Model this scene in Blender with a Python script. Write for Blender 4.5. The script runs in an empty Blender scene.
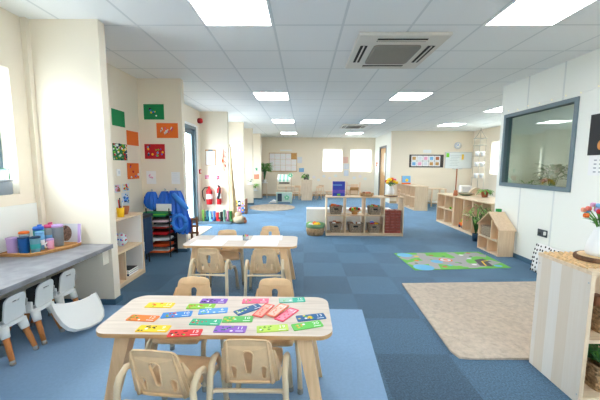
import bpy, bmesh, math, random
from mathutils import Vector, Matrix, Euler
random.seed(7)
PI = math.pi
scn = bpy.context.scene
COL = scn.collection

# ------------------------------------------------------------------ materials
def lin(c):
    return tuple(((v/255)/12.92 if v/255 <= .04045 else ((v/255+.055)/1.055)**2.4) for v in c) + (1,)
MATS = {}
def mat(name, rgb, rough=.6, spec=.3, metal=0, noise=0, nscale=30, alpha=None, trans=0, emit=None, estr=0, bump=0, bscale=200, sheen=0):
    if name in MATS: return MATS[name]
    m = bpy.data.materials.new(name); m.use_nodes = True
    nt = m.node_tree; b = nt.nodes['Principled BSDF']
    b.inputs['Base Color'].default_value = lin(rgb)
    b.inputs['Roughness'].default_value = rough
    b.inputs['Specular IOR Level'].default_value = spec
    b.inputs['Metallic'].default_value = metal
    b.inputs['Transmission Weight'].default_value = trans
    if sheen: b.inputs['Sheen Weight'].default_value = sheen
    if alpha is not None: b.inputs['Alpha'].default_value = alpha
    if emit:
        b.inputs['Emission Color'].default_value = lin(emit); b.inputs['Emission Strength'].default_value = estr
    tc = nt.nodes.new('ShaderNodeTexCoord')
    if noise:
        n = nt.nodes.new('ShaderNodeTexNoise'); n.inputs['Scale'].default_value = nscale; n.inputs['Detail'].default_value = 5
        nt.links.new(tc.outputs['Object'], n.inputs['Vector'])
        r = nt.nodes.new('ShaderNodeValToRGB')
        lo = [max(0, v*(1-noise)) for v in rgb]; hi = [min(255, v*(1+noise)) for v in rgb]
        r.color_ramp.elements[0].position = .3; r.color_ramp.elements[1].position = .7
        r.color_ramp.elements[0].color = lin(lo); r.color_ramp.elements[1].color = lin(hi)
        nt.links.new(n.outputs['Fac'], r.inputs['Fac']); nt.links.new(r.outputs['Color'], b.inputs['Base Color'])
    if bump:
        n2 = nt.nodes.new('ShaderNodeTexNoise'); n2.inputs['Scale'].default_value = bscale
        nt.links.new(tc.outputs['Object'], n2.inputs['Vector'])
        bp = nt.nodes.new('ShaderNodeBump'); bp.inputs['Strength'].default_value = bump; bp.inputs['Distance'].default_value = .01
        nt.links.new(n2.outputs['Fac'], bp.inputs['Height']); nt.links.new(bp.outputs['Normal'], b.inputs['Normal'])
    MATS[name] = m
    return m
def wood(name, a, b_, axis='x', scale=1., rough=.45):
    """straight-grained wood, grain running along the given axis"""
    if name in MATS: return MATS[name]
    m = bpy.data.materials.new(name); m.use_nodes = True
    nt = m.node_tree; b = nt.nodes['Principled BSDF']; L = nt.links.new
    tc = nt.nodes.new('ShaderNodeTexCoord'); mp = nt.nodes.new('ShaderNodeMapping')
    s = {'x': (1.2, 16, 16), 'y': (16, 1.2, 16), 'z': (16, 16, 1.2)}[axis]
    mp.inputs['Scale'].default_value = [v*scale for v in s]
    L(tc.outputs['Object'], mp.inputs['Vector'])
    n = nt.nodes.new('ShaderNodeTexNoise'); n.inputs['Scale'].default_value = 3; n.inputs['Detail'].default_value = 6; n.inputs['Distortion'].default_value = .4
    L(mp.outputs['Vector'], n.inputs['Vector'])
    r = nt.nodes.new('ShaderNodeValToRGB'); r.color_ramp.elements[0].position = .32; r.color_ramp.elements[1].position = .68
    r.color_ramp.elements[0].color = lin(b_); r.color_ramp.elements[1].color = lin(a)
    L(n.outputs['Fac'], r.inputs['Fac']); L(r.outputs['Color'], b.inputs['Base Color'])
    b.inputs['Roughness'].default_value = rough; b.inputs['Specular IOR Level'].default_value = .3
    MATS[name] = m
    return m
def nodes_mat(name):
    m = bpy.data.materials.new(name); m.use_nodes = True; MATS[name] = m
    return m, m.node_tree, m.node_tree.nodes['Principled BSDF']

def math_node(nt, op, a, b=None):
    n = nt.nodes.new('ShaderNodeMath'); n.operation = op
    for i, v in enumerate((a, b)):
        if v is None: continue
        if isinstance(v, (int, float)): n.inputs[i].default_value = v
        else: nt.links.new(v, n.inputs[i])
    return n.outputs[0]

def carpet_mat():
    m, nt, b = nodes_mat('carpet_tiles'); L = nt.links.new
    g = nt.nodes.new('ShaderNodeNewGeometry'); sp = nt.nodes.new('ShaderNodeSeparateXYZ'); L(g.outputs['Position'], sp.inputs[0])
    ix = math_node(nt, 'FLOOR', math_node(nt, 'MULTIPLY', sp.outputs[0], 2.0))
    iy = math_node(nt, 'FLOOR', math_node(nt, 'MULTIPLY', sp.outputs[1], 2.0))
    par = math_node(nt, 'MODULO', math_node(nt, 'ABSOLUTE', math_node(nt, 'ADD', ix, iy)), 2.0)
    cm = nt.nodes.new('ShaderNodeCombineXYZ'); L(ix, cm.inputs[0]); L(iy, cm.inputs[1])
    wn = nt.nodes.new('ShaderNodeTexWhiteNoise'); wn.noise_dimensions = '2D'; L(cm.outputs[0], wn.inputs['Vector'])
    n = nt.nodes.new('ShaderNodeTexNoise'); n.inputs['Scale'].default_value = 90; n.inputs['Detail'].default_value = 4
    L(g.outputs['Position'], n.inputs['Vector'])
    v = math_node(nt, 'ADD', math_node(nt, 'MULTIPLY', par, .16), math_node(nt, 'MULTIPLY', wn.outputs['Value'], .11))
    v = math_node(nt, 'ADD', v, math_node(nt, 'MULTIPLY', math_node(nt, 'SUBTRACT', n.outputs['Fac'], .5), 1.3))
    v = math_node(nt, 'ADD', v, .08)
    r = nt.nodes.new('ShaderNodeValToRGB')
    r.color_ramp.elements[0].position = 0; r.color_ramp.elements[0].color = lin((40, 64, 82))
    r.color_ramp.elements[1].position = .75; r.color_ramp.elements[1].color = lin((86, 124, 154))
    L(v, r.inputs['Fac']); L(r.outputs['Color'], b.inputs['Base Color'])
    b.inputs['Roughness'].default_value = .62; b.inputs['Specular IOR Level'].default_value = .5
    b.inputs['Sheen Weight'].default_value = .8; b.inputs['Sheen Roughness'].default_value = .35; b.inputs['Sheen Tint'].default_value = lin((150, 198, 240))
    bp = nt.nodes.new('ShaderNodeBump'); bp.inputs['Strength'].default_value = .5; bp.inputs['Distance'].default_value = .006
    n2 = nt.nodes.new('ShaderNodeTexNoise'); n2.inputs['Scale'].default_value = 220; L(g.outputs['Position'], n2.inputs['Vector'])
    L(n2.outputs['Fac'], bp.inputs['Height']); L(bp.outputs['Normal'], b.inputs['Normal'])
    return m
def ceiling_mat():
    m, nt, b = nodes_mat('ceiling_tiles'); L = nt.links.new
    g = nt.nodes.new('ShaderNodeNewGeometry'); sp = nt.nodes.new('ShaderNodeSeparateXYZ'); L(g.outputs['Position'], sp.inputs[0])
    def line(out, off):
        f = math_node(nt, 'FRACT', math_node(nt, 'MULTIPLY', math_node(nt, 'ADD', out, off), 1/.6))
        d = math_node(nt, 'MINIMUM', f, math_node(nt, 'SUBTRACT', 1.0, f))
        return math_node(nt, 'LESS_THAN', d, .018)
    ln = math_node(nt, 'MAXIMUM', line(sp.outputs[0], .873+60), line(sp.outputs[1], -2.826+60))
    mx = nt.nodes.new('ShaderNodeMix'); mx.data_type = 'RGBA'
    mx.inputs[6].default_value = lin((246, 247, 246)); mx.inputs[7].default_value = lin((224, 227, 227))
    L(ln, mx.inputs[0]); L(mx.outputs[2], b.inputs['Base Color'])
    b.inputs['Roughness'].default_value = .9; b.inputs['Specular IOR Level'].default_value = .1
    return m
def glass_mat(name, tint, refl, dim=1.):
    m = bpy.data.materials.new(name); m.use_nodes = True; nt = m.node_tree; nt.nodes.clear(); L = nt.links.new
    o = nt.nodes.new('ShaderNodeOutputMaterial'); t = nt.nodes.new('ShaderNodeBsdfTransparent'); t.inputs[0].default_value = lin(tint)
    gl = nt.nodes.new('ShaderNodeBsdfGlossy'); gl.inputs['Roughness'].default_value = .02; gl.inputs[0].default_value = (dim, dim, dim, 1)
    mx = nt.nodes.new('ShaderNodeMixShader'); mx.inputs[0].default_value = refl
    L(t.outputs[0], mx.inputs[1]); L(gl.outputs[0], mx.inputs[2]); L(mx.outputs[0], o.inputs[0]); MATS[name] = m
    return m
def blind_mat():
    m = bpy.data.materials.new('roller_blind'); m.use_nodes = True; nt = m.node_tree; nt.nodes.clear(); L = nt.links.new
    o = nt.nodes.new('ShaderNodeOutputMaterial'); d = nt.nodes.new('ShaderNodeBsdfDiffuse'); d.inputs[0].default_value = lin((246, 246, 240))
    t = nt.nodes.new('ShaderNodeBsdfTranslucent'); t.inputs[0].default_value = lin((250, 250, 246))
    mx = nt.nodes.new('ShaderNodeMixShader'); mx.inputs[0].default_value = .52
    L(d.outputs[0], mx.inputs[1]); L(t.outputs[0], mx.inputs[2]); L(mx.outputs[0], o.inputs[0]); MATS['blind'] = m
    return m

M_CARPET = carpet_mat(); M_CEIL = ceiling_mat(); M_BLIND = blind_mat()
M_GLASS = glass_mat('clear_glass', (245, 250, 250), .06)
M_OGLASS = glass_mat('partition_glass', (236, 246, 240), .13)
CREAM = mat('cream_wall', (240, 229, 210), .8, .15)
WHITEW = mat('white_panel', (240, 241, 234), .6, .25)
VINYL = mat('blue_vinyl', (132, 164, 196), .55, .3, noise=.02, nscale=60)
SKIRT = mat('blue_skirting', (70, 104, 126), .8)
BIRCH = wood('birch', (236, 220, 196), (217, 196, 168), 'x')
BIRCHZ = wood('birch_upright', (236, 216, 190), (216, 193, 164), 'z')
PALE = wood('pale_laminate', (226, 212, 198), (208, 193, 178), 'x')
EDGE = wood('ply_edge', (205, 166, 118), (188, 146, 98), 'x')
LEGW = wood('leg_wood', (226, 192, 152), (208, 172, 130), 'z')
SHELFW = wood('shelf_wood', (236, 214, 184), (219, 193, 160), 'x')
SHELFZ = wood('shelf_upright', (236, 214, 184), (219, 193, 160), 'z')
MAPLE = wood('maple', (242, 214, 182), (230, 199, 164), 'z')
OAK = wood('oak_tray', (208, 158, 100), (184, 132, 78), 'x')
DARKW = wood('brown_wood', (150, 100, 68), (120, 78, 52), 'z')
DOORW = wood('oak_door', (205, 160, 108), (188, 142, 92), 'z')
WHITE = mat('white_plastic', (242, 242, 240), .4, .4)
PAPER = mat('paper', (240, 240, 240), .8, .1)
GREYP = mat('paper_grey', (218, 222, 228), .8, .1)
CHAIRP = mat('chair_shell', (226, 192, 150), .5, .3, noise=.04, nscale=14)
CHAIRT = mat('chair_tube', (216, 196, 164), .4, .4)
CAP = mat('grey_rubber', (150, 150, 146), .7)
STEEL = mat('steel', (190, 192, 194), .3, .5, metal=1)
DGREY = mat('dark_grey_frame', (104, 122, 130), .45, .4)
BLACK = mat('black', (28, 28, 30), .5, .4)
WORKTOP = mat('grey_laminate', (132, 132, 136), .4, .4, noise=.12, nscale=9)
RED = mat('red', (205, 34, 40), .4, .4); REDD = mat('dark_red', (150, 30, 34), .5)
ORANGE = mat('orange', (240, 116, 44), .6); YELLOW = mat('yellow', (246, 200, 40), .5)
GREEN = mat('green', (28, 140, 84), .6); LIME = mat('lime', (120, 200, 60), .6); LEAF = mat('leaf_green', (92, 150, 62), .5, noise=.25, nscale=20)
LEAFD = mat('leaf_dark', (58, 112, 56), .5, noise=.25, nscale=20)
BLUE = mat('royal_blue', (44, 118, 224), .38, .5); NAVY = mat('navy', (32, 58, 88), .6); TEAL = mat('teal', (54, 160, 160), .5)
LBLUE = mat('light_blue', (120, 180, 225), .5); PINK = mat('pink', (225, 90, 140), .5); LPINK = mat('light_pink', (235, 170, 200), .5)
LILAC = mat('lilac', (190, 160, 210), .5); PURPLE = mat('purple', (140, 90, 180), .6)
WICKER = mat('wicker', (168, 138, 104), .8, .1, noise=.3, nscale=60, bump=.8, bscale=90)
GREYW = mat('grey_wicker', (150, 134, 116), .8, .1, noise=.3, nscale=60, bump=.8, bscale=90)
TERRA = mat('terracotta', (176, 108, 74), .7); BRICK = mat('foam_brick', (166, 92, 82), .8, .1, noise=.1, nscale=30)
RUG = mat('beige_rug', (196, 180, 162), .95, .05, noise=.07, nscale=26, bump=.9, bscale=90, sheen=.2)
RUGR = mat('round_rug', (170, 156, 140), .95, .05, noise=.14, nscale=16, bump=.8, bscale=60)
TAN = mat('tan_cloth', (206, 178, 140), .85, .1, noise=.08, nscale=10)
CLEAR = mat('clear_plastic', (205, 214, 222), .2, .5, alpha=.55)
CLEARG = mat('grey_clear_plastic', (150, 160, 168), .3, .5, alpha=.75)
ROAD = mat('road_grey', (176, 172, 172), .8); ROADD = mat('road_dark', (96, 92, 98), .8); MATG = mat('mat_green', (120, 196, 92), .8); MATB = mat('mat_blue', (120, 190, 226), .8)
CORK = mat('cork', (196, 152, 98), .9, .1, noise=.1, nscale=40)
MINT = mat('mint', (150, 205, 180), .6); SLATE = mat('slate_green', (176, 196, 190), .6)
BARK = mat('bark', (112, 82, 62), .9, noise=.25, nscale=30)
LOGTOP = mat('log_top', (214, 182, 140), .7, noise=.12, nscale=12)
RATTAN = mat('rattan', (222, 186, 138), .7, noise=.16, nscale=40, bump=.6, bscale=70)
SPOT = mat('white_cloth', (238, 236, 232), .8)
LAMP = mat('light_diffuser', (255, 255, 255), .5, emit=(250, 252, 255), estr=7.6)
LED = mat('fairy_bulb', (255, 225, 160), .4, emit=(255, 220, 150), estr=.6)

# ------------------------------------------------------------------ mesh builder
class MB:
    def __init__(s, *mats):
        s.bm = bmesh.new(); s.mats = list(mats); s.M = Matrix.Identity(4)
    def mi(s, m):
        if m is None: return 0
        if m not in s.mats: s.mats.append(m)
        return s.mats.index(m)
    def add(s, verts, faces, m=None, smooth=False):
        i = s.mi(m); vs = [s.bm.verts.new(s.M @ Vector(v)) for v in verts]
        for f in faces:
            try:
                fc = s.bm.faces.new([vs[k] for k in f]); fc.material_index = i; fc.smooth = smooth
            except ValueError: pass
        return vs
    def box(s, lo, hi, m=None, bev=0, T=None):
        b2 = bmesh.new(); bmesh.ops.create_cube(b2, size=1)
        c = [(a+b)/2 for a, b in zip(lo, hi)]; d = [max(abs(b-a), 1e-4) for a, b in zip(lo, hi)]
        for v in b2.verts: v.co = Vector((c[0]+v.co.x*d[0], c[1]+v.co.y*d[1], c[2]+v.co.z*d[2]))
        if bev: bmesh.ops.bevel(b2, geom=list(b2.edges), offset=min(bev, min(d)*.45), segments=2, affect='EDGES', profile=.5)
        s.merge(b2, m, T)
    def merge(s, b2, m=None, T=None, smooth=False):
        b2.verts.index_update()
        T = T or Matrix.Identity(4)
        s.add([T @ v.co for v in b2.verts], [[v.index for v in f.verts] for f in b2.faces], m, smooth); b2.free()
    def tube(s, pts, r, m=None, seg=8, caps=True, smooth=True):
        pts = [Vector(p) for p in pts]; n = len(pts); R = r if isinstance(r, (list, tuple)) else [r]*n
        vs = []; up = None
        for i, p in enumerate(pts):
            t = (pts[min(i+1, n-1)]-pts[max(i-1, 0)]).normalized()
            if up is None: up = Vector((0, 0, 1)) if abs(t.z) < .9 else Vector((1, 0, 0))
            a = t.cross(up).normalized(); up = a.cross(t).normalized()
            for k in range(seg):
                an = 2*PI*k/seg; vs.append(p+(a*math.cos(an)+up*math.sin(an))*R[i])
        fs = [[i*seg+k, i*seg+(k+1) % seg, (i+1)*seg+(k+1) % seg, (i+1)*seg+k] for i in range(n-1) for k in range(seg)]
        if caps: fs += [list(range(seg))[::-1], [(n-1)*seg+k for k in range(seg)]]
        s.add(vs, fs, m, smooth)
    def lathe(s, prof, c=(0, 0, 0), m=None, seg=20, sx=1, sy=1, smooth=True, caps=True):
        vs = []; 
        for r, z in prof:
            for k in range(seg):
                an = 2*PI*k/seg; vs.append((c[0]+r*sx*math.cos(an), c[1]+r*sy*math.sin(an), c[2]+z))
        n = len(prof)
        fs = [[i*seg+k, i*seg+(k+1) % seg, (i+1)*seg+(k+1) % seg, (i+1)*seg+k] for i in range(n-1) for k in range(seg)]
        if caps: fs += [list(range(seg))[::-1], [(n-1)*seg+k for k in range(seg)]]
        s.add(vs, fs, m, smooth)
    def prism(s, poly, d, plane='xy', m=None, T=None, side=None):
        """polygon in a plane, extruded from d[0] to d[1] along the third axis"""
        def P(a, b, c): return {'xy': (a, b, c), 'xz': (a, c, b), 'yz': (c, a, b)}[plane]
        n = len(poly)
        vs = [P(a, b, d[0]) for a, b in poly]+[P(a, b, d[1]) for a, b in poly]
        if T: vs = [T @ Vector(v) for v in vs]
        k = s.add(vs, [list(range(n))[::-1], list(range(n, 2*n))], m)
        i = s.mi(side if side is not None else m)
        for q in range(n):
            f = s.bm.faces.new([k[q], k[(q+1) % n], k[n+(q+1) % n], k[n+q]]); f.material_index = i
    def ball(s, c, r, m=None, seg=10, rings=7, rot=None):
        b2 = bmesh.new(); bmesh.ops.create_uvsphere(b2, u_segments=seg, v_segments=rings, radius=1)
        r = r if isinstance(r, (list, tuple)) else (r, r, r)
        T = Matrix.Translation(c) @ (rot.to_matrix().to_4x4() if rot else Matrix.Identity(4)) @ Matrix.Diagonal((*r, 1))
        s.merge(b2, m, T, True)
    def leaf(s, p, d, L, w, m=None, droop=.2):
        p = Vector(p); d = Vector(d).normalized(); a = d.cross(Vector((0, 0, 1)))
        if a.length < .05: a = Vector((1, 0, 0))
        a.normalize(); z = Vector((0, 0, -1))
        pts = [(0, 0), (.3, .8), (.6, 1), (.85, .6), (1, 0)]
        ctr = [p+d*L*t+z*L*droop*t*t for t, _ in pts]
        vs = []
        for (t, q), c in zip(pts, ctr): vs += [c-a*w*q*.5+Vector((0, 0, .08*w*q)), c, c+a*w*q*.5+Vector((0, 0, .08*w*q))]
        fs = []
        for i in range(4):
            b = i*3; fs += [[b, b+1, b+4, b+3], [b+1, b+2, b+5, b+4]]
        s.add(vs, fs, m, True)
    def build(s, name, parent=None, kind=None, loc=None):
        bmesh.ops.recalc_face_normals(s.bm, faces=s.bm.faces)
        me = bpy.data.meshes.new(name); s.bm.to_mesh(me); s.bm.free()
        for m in s.mats: me.materials.append(m)
        o = bpy.data.objects.new(name, me); COL.objects.link(o)
        if parent: o.parent = parent
        if loc: o.location = loc
        if kind: o['kind'] = kind
        return o
def tag(o, label, cat, group=None):
    o['label'] = label; o['category'] = cat
    if group: o['group'] = group
    return o
def thing(name, label, cat, loc=(0, 0, 0), rz=0, group=None):
    o = bpy.data.objects.new(name, None); COL.objects.link(o); o.empty_display_size = .05
    o.location = loc; o.rotation_euler = (0, 0, rz)
    return tag(o, label, cat, group)
def kids(o): return [c for c in bpy.data.objects if c.parent == o]
def dup(root, loc=None, rz=None, label=None):
    def cp(o, par):
        c = o.copy(); COL.objects.link(c)
        if par: c.parent = par
        for k in kids(o): cp(k, c)
        return c
    r = cp(root, None)
    if loc: r.location = loc
    if rz is not None: r.rotation_euler = (0, 0, rz)
    if label: r['label'] = label
    return r
def B(lo, hi, m, name, parent=None, kind=None, bev=0):
    b = MB(m); b.box(lo, hi, m, bev); return b.build(name, parent, kind)
def rrect(w, h, r, n=5, cx=0, cy=0):
    out = []
    for sx, sy, a0 in ((1, 1, 0), (-1, 1, 90), (-1, -1, 180), (1, -1, 270)):
        for k in range(n+1):
            a = math.radians(a0+90*k/n); out.append((cx+sx*(w/2-r)+r*math.cos(a), cy+sy*(h/2-r)+r*math.sin(a)))
    return out
def curve_plate(outline, holes, th, bev=0):
    """flat plate with holes in the xy plane, as a bmesh"""
    cu = bpy.data.curves.new('tmp', 'CURVE'); cu.dimensions = '2D'; cu.fill_mode = 'BOTH'; cu.extrude = th/2-bev; cu.bevel_depth = bev; cu.bevel_resolution = 1; cu.offset = -bev
    for pl in [outline]+holes:
        sp = cu.splines.new('POLY'); sp.points.add(len(pl)-1); sp.use_cyclic_u = True
        for p, q in zip(sp.points, pl): p.co = (q[0], q[1], 0, 1)
    o = bpy.data.objects.new('tmp', cu); COL.objects.link(o)
    dg = bpy.context.evaluated_depsgraph_get(); dg.update()
    me = bpy.data.meshes.new_from_object(o.evaluated_get(dg))
    bm = bmesh.new(); bm.from_mesh(me); bpy.data.objects.remove(o); bpy.data.curves.remove(cu); bpy.data.meshes.remove(me)
    bmesh.ops.remove_doubles(bm, verts=bm.verts, dist=1e-5)
    return bm
def text_into(mb, s, size, T, m):
    cu = bpy.data.curves.new('tmp', 'FONT'); cu.body = s; cu.size = size; cu.align_x = 'CENTER'; cu.align_y = 'CENTER'; cu.resolution_u = 2
    o = bpy.data.objects.new('tmp', cu); COL.objects.link(o)
    dg = bpy.context.evaluated_depsgraph_get(); dg.update()
    me = bpy.data.meshes.new_from_object(o.evaluated_get(dg))
    bm = bmesh.new(); bm.from_mesh(me); bpy.data.objects.remove(o); bpy.data.curves.remove(cu); bpy.data.meshes.remove(me)
    mb.merge(bm, m, T)
def oval(cx, cy, rx, ry, n=14, top=1.):
    return [(cx+rx*math.cos(2*PI*k/n)*(1 if math.sin(2*PI*k/n) > 0 else top), cy+ry*math.sin(2*PI*k/n)) for k in range(n)]
def arc(c, r, a0, a1, n=6):
    return [(c[0]+r*math.cos(math.radians(a0+(a1-a0)*k/n)), c[1]+r*math.sin(math.radians(a0+(a1-a0)*k/n))) for k in range(n+1)]
Rz = lambda a: Matrix.Rotation(a, 4, 'Z'); Rx = lambda a: Matrix.Rotation(a, 4, 'X'); Ry = lambda a: Matrix.Rotation(a, 4, 'Y'); Tr = Matrix.Translation

# ------------------------------------------------------------------ the setting
XL, XR, XF, YB, YN, YFAR, H = -2.37, 3.02, 5.8, -2.2, 10.8, 13.3, 2.5
YP = 4.88
b = MB(M_CARPET); b.box((XL-.3, YB-.1, -.1), (XF+.2, YFAR+.2, 0)); b.build('floor', kind='structure')
b = MB(VINYL); b.prism([(XL, YB), (.27, YB), (.527, 2.65), (XL, 2.69)], (.0005, .004)); b.build('floor_vinyl', kind='structure')
b = MB(M_CEIL); b.box((XL-.3, YB-.1, H), (XF+.2, YFAR+.2, H+.1)); b.build('ceiling', kind='structure')

def wall_x(name, x0, x1, y0, y1, holes, m):
    """wall slab between x0 and x1 running along y, with openings (ya, yb, za, zb)"""
    b = MB(m); cur = y0
    for ya, yb, za, zb in sorted(holes):
        if ya > cur: b.box((x0, cur, 0), (x1, ya, H))
        if za > 0: b.box((x0, ya, 0), (x1, yb, za))
        if zb < H: b.box((x0, ya, zb), (x1, yb, H))
        cur = yb
    b.box((x0, cur, 0), (x1, y1, H)); return b.build(name, kind='structure')
def wall_y(name, y0, y1, x0, x1, holes, m):
    b = MB(m); cur = x0
    for xa, xb, za, zb in sorted(holes):
        if xa > cur: b.box((cur, y0, 0), (xa, y1, H))
        if za > 0: b.box((xa, y0, 0), (xb, y1, za))
        if zb < H: b.box((xa, y0, zb), (xb, y1, H))
        cur = xb
    b.box((cur, y0, 0), (x1, y1, H)); return b.build(name, kind='structure')

LW = [(1.7, 2.53, 1.04, 2.05), (5.88, 6.80, 0, 2.11), (7.5, 8.45, .12, 2.05), (9.2, 9.75, .9, 1.95), (10.7, 11.3, .9, 2.0)]
wall_x('wall_left', XL-.2, XL, YB, YFAR, LW, CREAM)
for k, (y0, y1, x1) in enumerate(((2.71, 2.80, -1.745), (4.47, 4.57, -1.75), (7.10, 7.20, -1.75), (8.76, 8.86, -1.715), (10.2, 10.3, -1.70), (11.8, 11.9, -1.65))):
    B((XL, y0, 0), (x1, y1, H), CREAM, 'wall_left_pillar', kind='structure')
B((XL, 2.67, .575), (XL+.045, 2.71, H), CREAM, 'trim_4', kind='structure')
wall_y('wall_far', YFAR, YFAR+.15, XL-.2, XR+.15, [(.80, 1.62, 1.07, 2.02), (1.97, 2.86, 1.07, 2.02)], CREAM)
wall_x('wall_store', 3.01, 3.11, YN+.1, YFAR, [(11.45, 12.5, 0, 2.06)], WHITEW)
wall_y('wall_notice', YN, YN+.1, 3.01, XF+.15, [], CREAM)
wall_x('wall_right_far', XF, XF+.15, YB, YN+.1, [(7.3, 9.75, 1.07, 2.06)], CREAM)
wall_x('wall_right', XR, XR+.1, YB, YP, [(3.52, 4.79, 1.0, 2.06)], WHITEW)
wall_y('wall_office', YP-.1, YP, XR+.1, XF, [], WHITEW)
wall_y('wall_back', YB-.15, YB, XL-.2, XF+.15, [(1.5, 2.7, .95, 2.05)], CREAM)  # opening for the added window behind the camera
# faint panel joints on the right wall
b = MB(mat('panel_joint', (220, 223, 220), .7))
for y in (1.35, 2.55, 3.75, 4.33): b.box((XR-.003, y-.01, .08), (XR, y+.01, H if not 3.5 < y < 4.85 else 1.0))
b.box((XR-.003, 3.74, 2.06), (XR, 3.76, H)); b.box((XR-.003, 4.32, 2.06), (XR, 4.34, H))
b.build('trim_1', kind='structure')
b = MB(SKIRT); b.box((XR-.016, YB, 0), (XR, YP, .06)); b.box((XR-.016, YP, 0), (XR+.1, YP+.016, .06)); b.build('baseboard_right', kind='structure')
b = MB(mat('wood_skirting', (196, 168, 132), .6)); b.box((XL, YFAR-.015, 0), (3.01, YFAR, .08)); b.box((3.01, YN-.015, 0), (XF, YN, .08)); b.build('baseboard_far', kind='structure')
b = MB(SKIRT)
for y0, x1 in ((2.71, -1.745), (4.47, -1.75), (7.1, -1.75), (8.76, -1.715), (10.2, -1.7), (11.8, -1.65)):
    b.box((XL, y0-.012, 0), (x1+.012, y0, .05)); b.box((x1, y0, 0), (x1+.012, y0+.1, .05))
b.build('baseboard_left', kind='structure')

# windows
def window_x(name, x, y0, y1, z0, z1, fr, glass, w=.05, d=.06, blind=False, bars=()):
    b = MB(fr)
    b.box((x-d/2, y0, z0), (x+d/2, y1, z0+w)); b.box((x-d/2, y0, z1-w), (x+d/2, y1, z1))
    b.box((x-d/2, y0, z0+w), (x+d/2, y0+w, z1-w)); b.box((x-d/2, y1-w, z0+w), (x+d/2, y1, z1-w))
    for y in bars: b.box((x-d/2, y-w/2, z0+w), (x+d/2, y+w/2, z1-w))
    o = b.build(name, kind='structure')
    B((x-.004, y0+w, z0+w), (x+.004, y1-w, z1-w), glass, 'pane', o)
    return o
window_x('window_1', XL-.15, 1.7, 2.53, 1.04, 2.05, DGREY, M_GLASS, bars=())
for i, (y0, y1, z0, z1) in enumerate(LW[2:]): window_x('window_%d' % (i+2), XL-.12, y0, y1, z0, z1, DGREY, M_GLASS)
w = window_x('window_5', XR+.035, 3.52, 4.79, 1.0, 2.06, DGREY, M_OGLASS, w=.05, d=.10)
w = window_x('window_6', XF+.1, 7.3, 9.75, 1.07, 2.06, WHITE, M_GLASS)
B((XF+.03, 7.33, 1.1), (XF+.036, 9.72, 2.05), M_BLIND, 'blind', w)
for i, (x0, x1) in enumerate(((.80, 1.62), (1.97, 2.86))):
    b = MB(WHITE); y = YFAR+.1
    b.box((x0, y, 1.07), (x1, y+.05, 1.11)); b.box((x0, y, 1.98), (x1, y+.05, 2.02)); b.box((x0, y, 1.11), (x0+.04, y+.05, 1.98)); b.box((x1-.04, y, 1.11), (x1, y+.05, 1.98))
    o = b.build('window_%d' % (7+i), kind='structure')
    B((x0+.04, y+.02, 1.11), (x1-.04, y+.028, 1.98), M_GLASS, 'pane', o)
    bl = B((x0+.015, YFAR+.03, 1.09), (x1-.015, YFAR+.036, 1.97), M_BLIND, 'roller_blind', o)
    b = MB(WHITE); b.tube([(x0+.015, YFAR+.035, 1.99), (x1-.015, YFAR+.035, 1.99)], .022); b.build('blind_roller', bl)
b = MB(DGREY)  # unseen rear window, added so daylight fills chair backs and near shelf
b.box((1.5, YB-.1, .95), (2.7, YB-.04, 1.0)); b.box((1.5, YB-.1, 2.0), (2.7, YB-.04, 2.05))
for x in (1.5, 2.075, 2.65): b.box((x, YB-.1, 1.0), (x+.05, YB-.04, 2.0))
o = b.build('window_9', kind='structure'); B((1.5, YB-.075, 1.0), (2.7, YB-.067, 2.0), M_GLASS, 'pane', o)
# glazed door in the left wall
b = MB(DGREY); x0, x1 = XL-.14, XL+.012
b.box((x0, 5.88, 0), (x1, 5.94, 2.11)); b.box((x0, 6.74, 0), (x1, 6.80, 2.11)); b.box((x0, 5.94, 2.05), (x1, 6.74, 2.11))
d = b.build('door_1', kind='structure')
b = MB(DGREY); x0, x1 = XL-.09, XL-.04
b.box((x0, 5.94, .02), (x1, 6.03, 2.04)); b.box((x0, 6.65, .02), (x1, 6.73, 2.04)); b.box((x0, 6.03, 1.95), (x1, 6.65, 2.04)); b.box((x0, 6.03, .02), (x1, 6.65, .16))
l = b.build('door_leaf', d); B((XL-.07, 6.03, .16), (XL-.062, 6.65, 1.95), M_GLASS, 'pane', l)
b = MB(STEEL); b.tube([(XL-.035, 6.06, .95), (XL+.01, 6.06, .95), (XL+.01, 6.18, .95)], .01); b.build('door_handle', l)
b = MB(WHITE); b.box((XL, 6.80, 0), (XL+.012, 6.9, 2.14)); b.box((XL, 5.8, 2.11), (XL+.012, 6.8, 2.16)); b.build('trim_2', kind='structure')
# wooden door in the store wall
b = MB(mat('door_frame_grey', (120, 124, 126), .5)); x0, x1 = 3.0, 3.11
b.box((x0, 11.45, 0), (x1, 11.53, 2.06)); b.box((x0, 12.42, 0), (x1, 12.5, 2.06)); b.box((x0, 11.53, 1.99), (x1, 12.42, 2.06)); d = b.build('door_2', kind='structure')
l = B((3.04, 11.53, .01), (3.08, 12.42, 1.985), DOORW, 'door_leaf', d)
B((3.034, 11.62, .95), (3.042, 11.85, 1.8), mat('door_glass', (214, 196, 168), .3), 'vision_panel', l)
# fairy lights along the partition window
t = thing('fairy_light_string', 'string of tiny warm fairy bulbs along the top of the dark framed partition window', 'fairy lights', (XR, 4.1, 2.08))
pts = [(-.012, -1.3+.1*k, .02+.012*math.sin(k*1.7)) for k in range(22)]
b = MB(WHITE); b.tube(pts, .0025, seg=5); b.build('wire', t)
for k in range(1, 21, 2):
    b = MB(LED); b.ball(pts[k], .006, LED, 6, 5); b.build('bulb', t)

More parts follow.
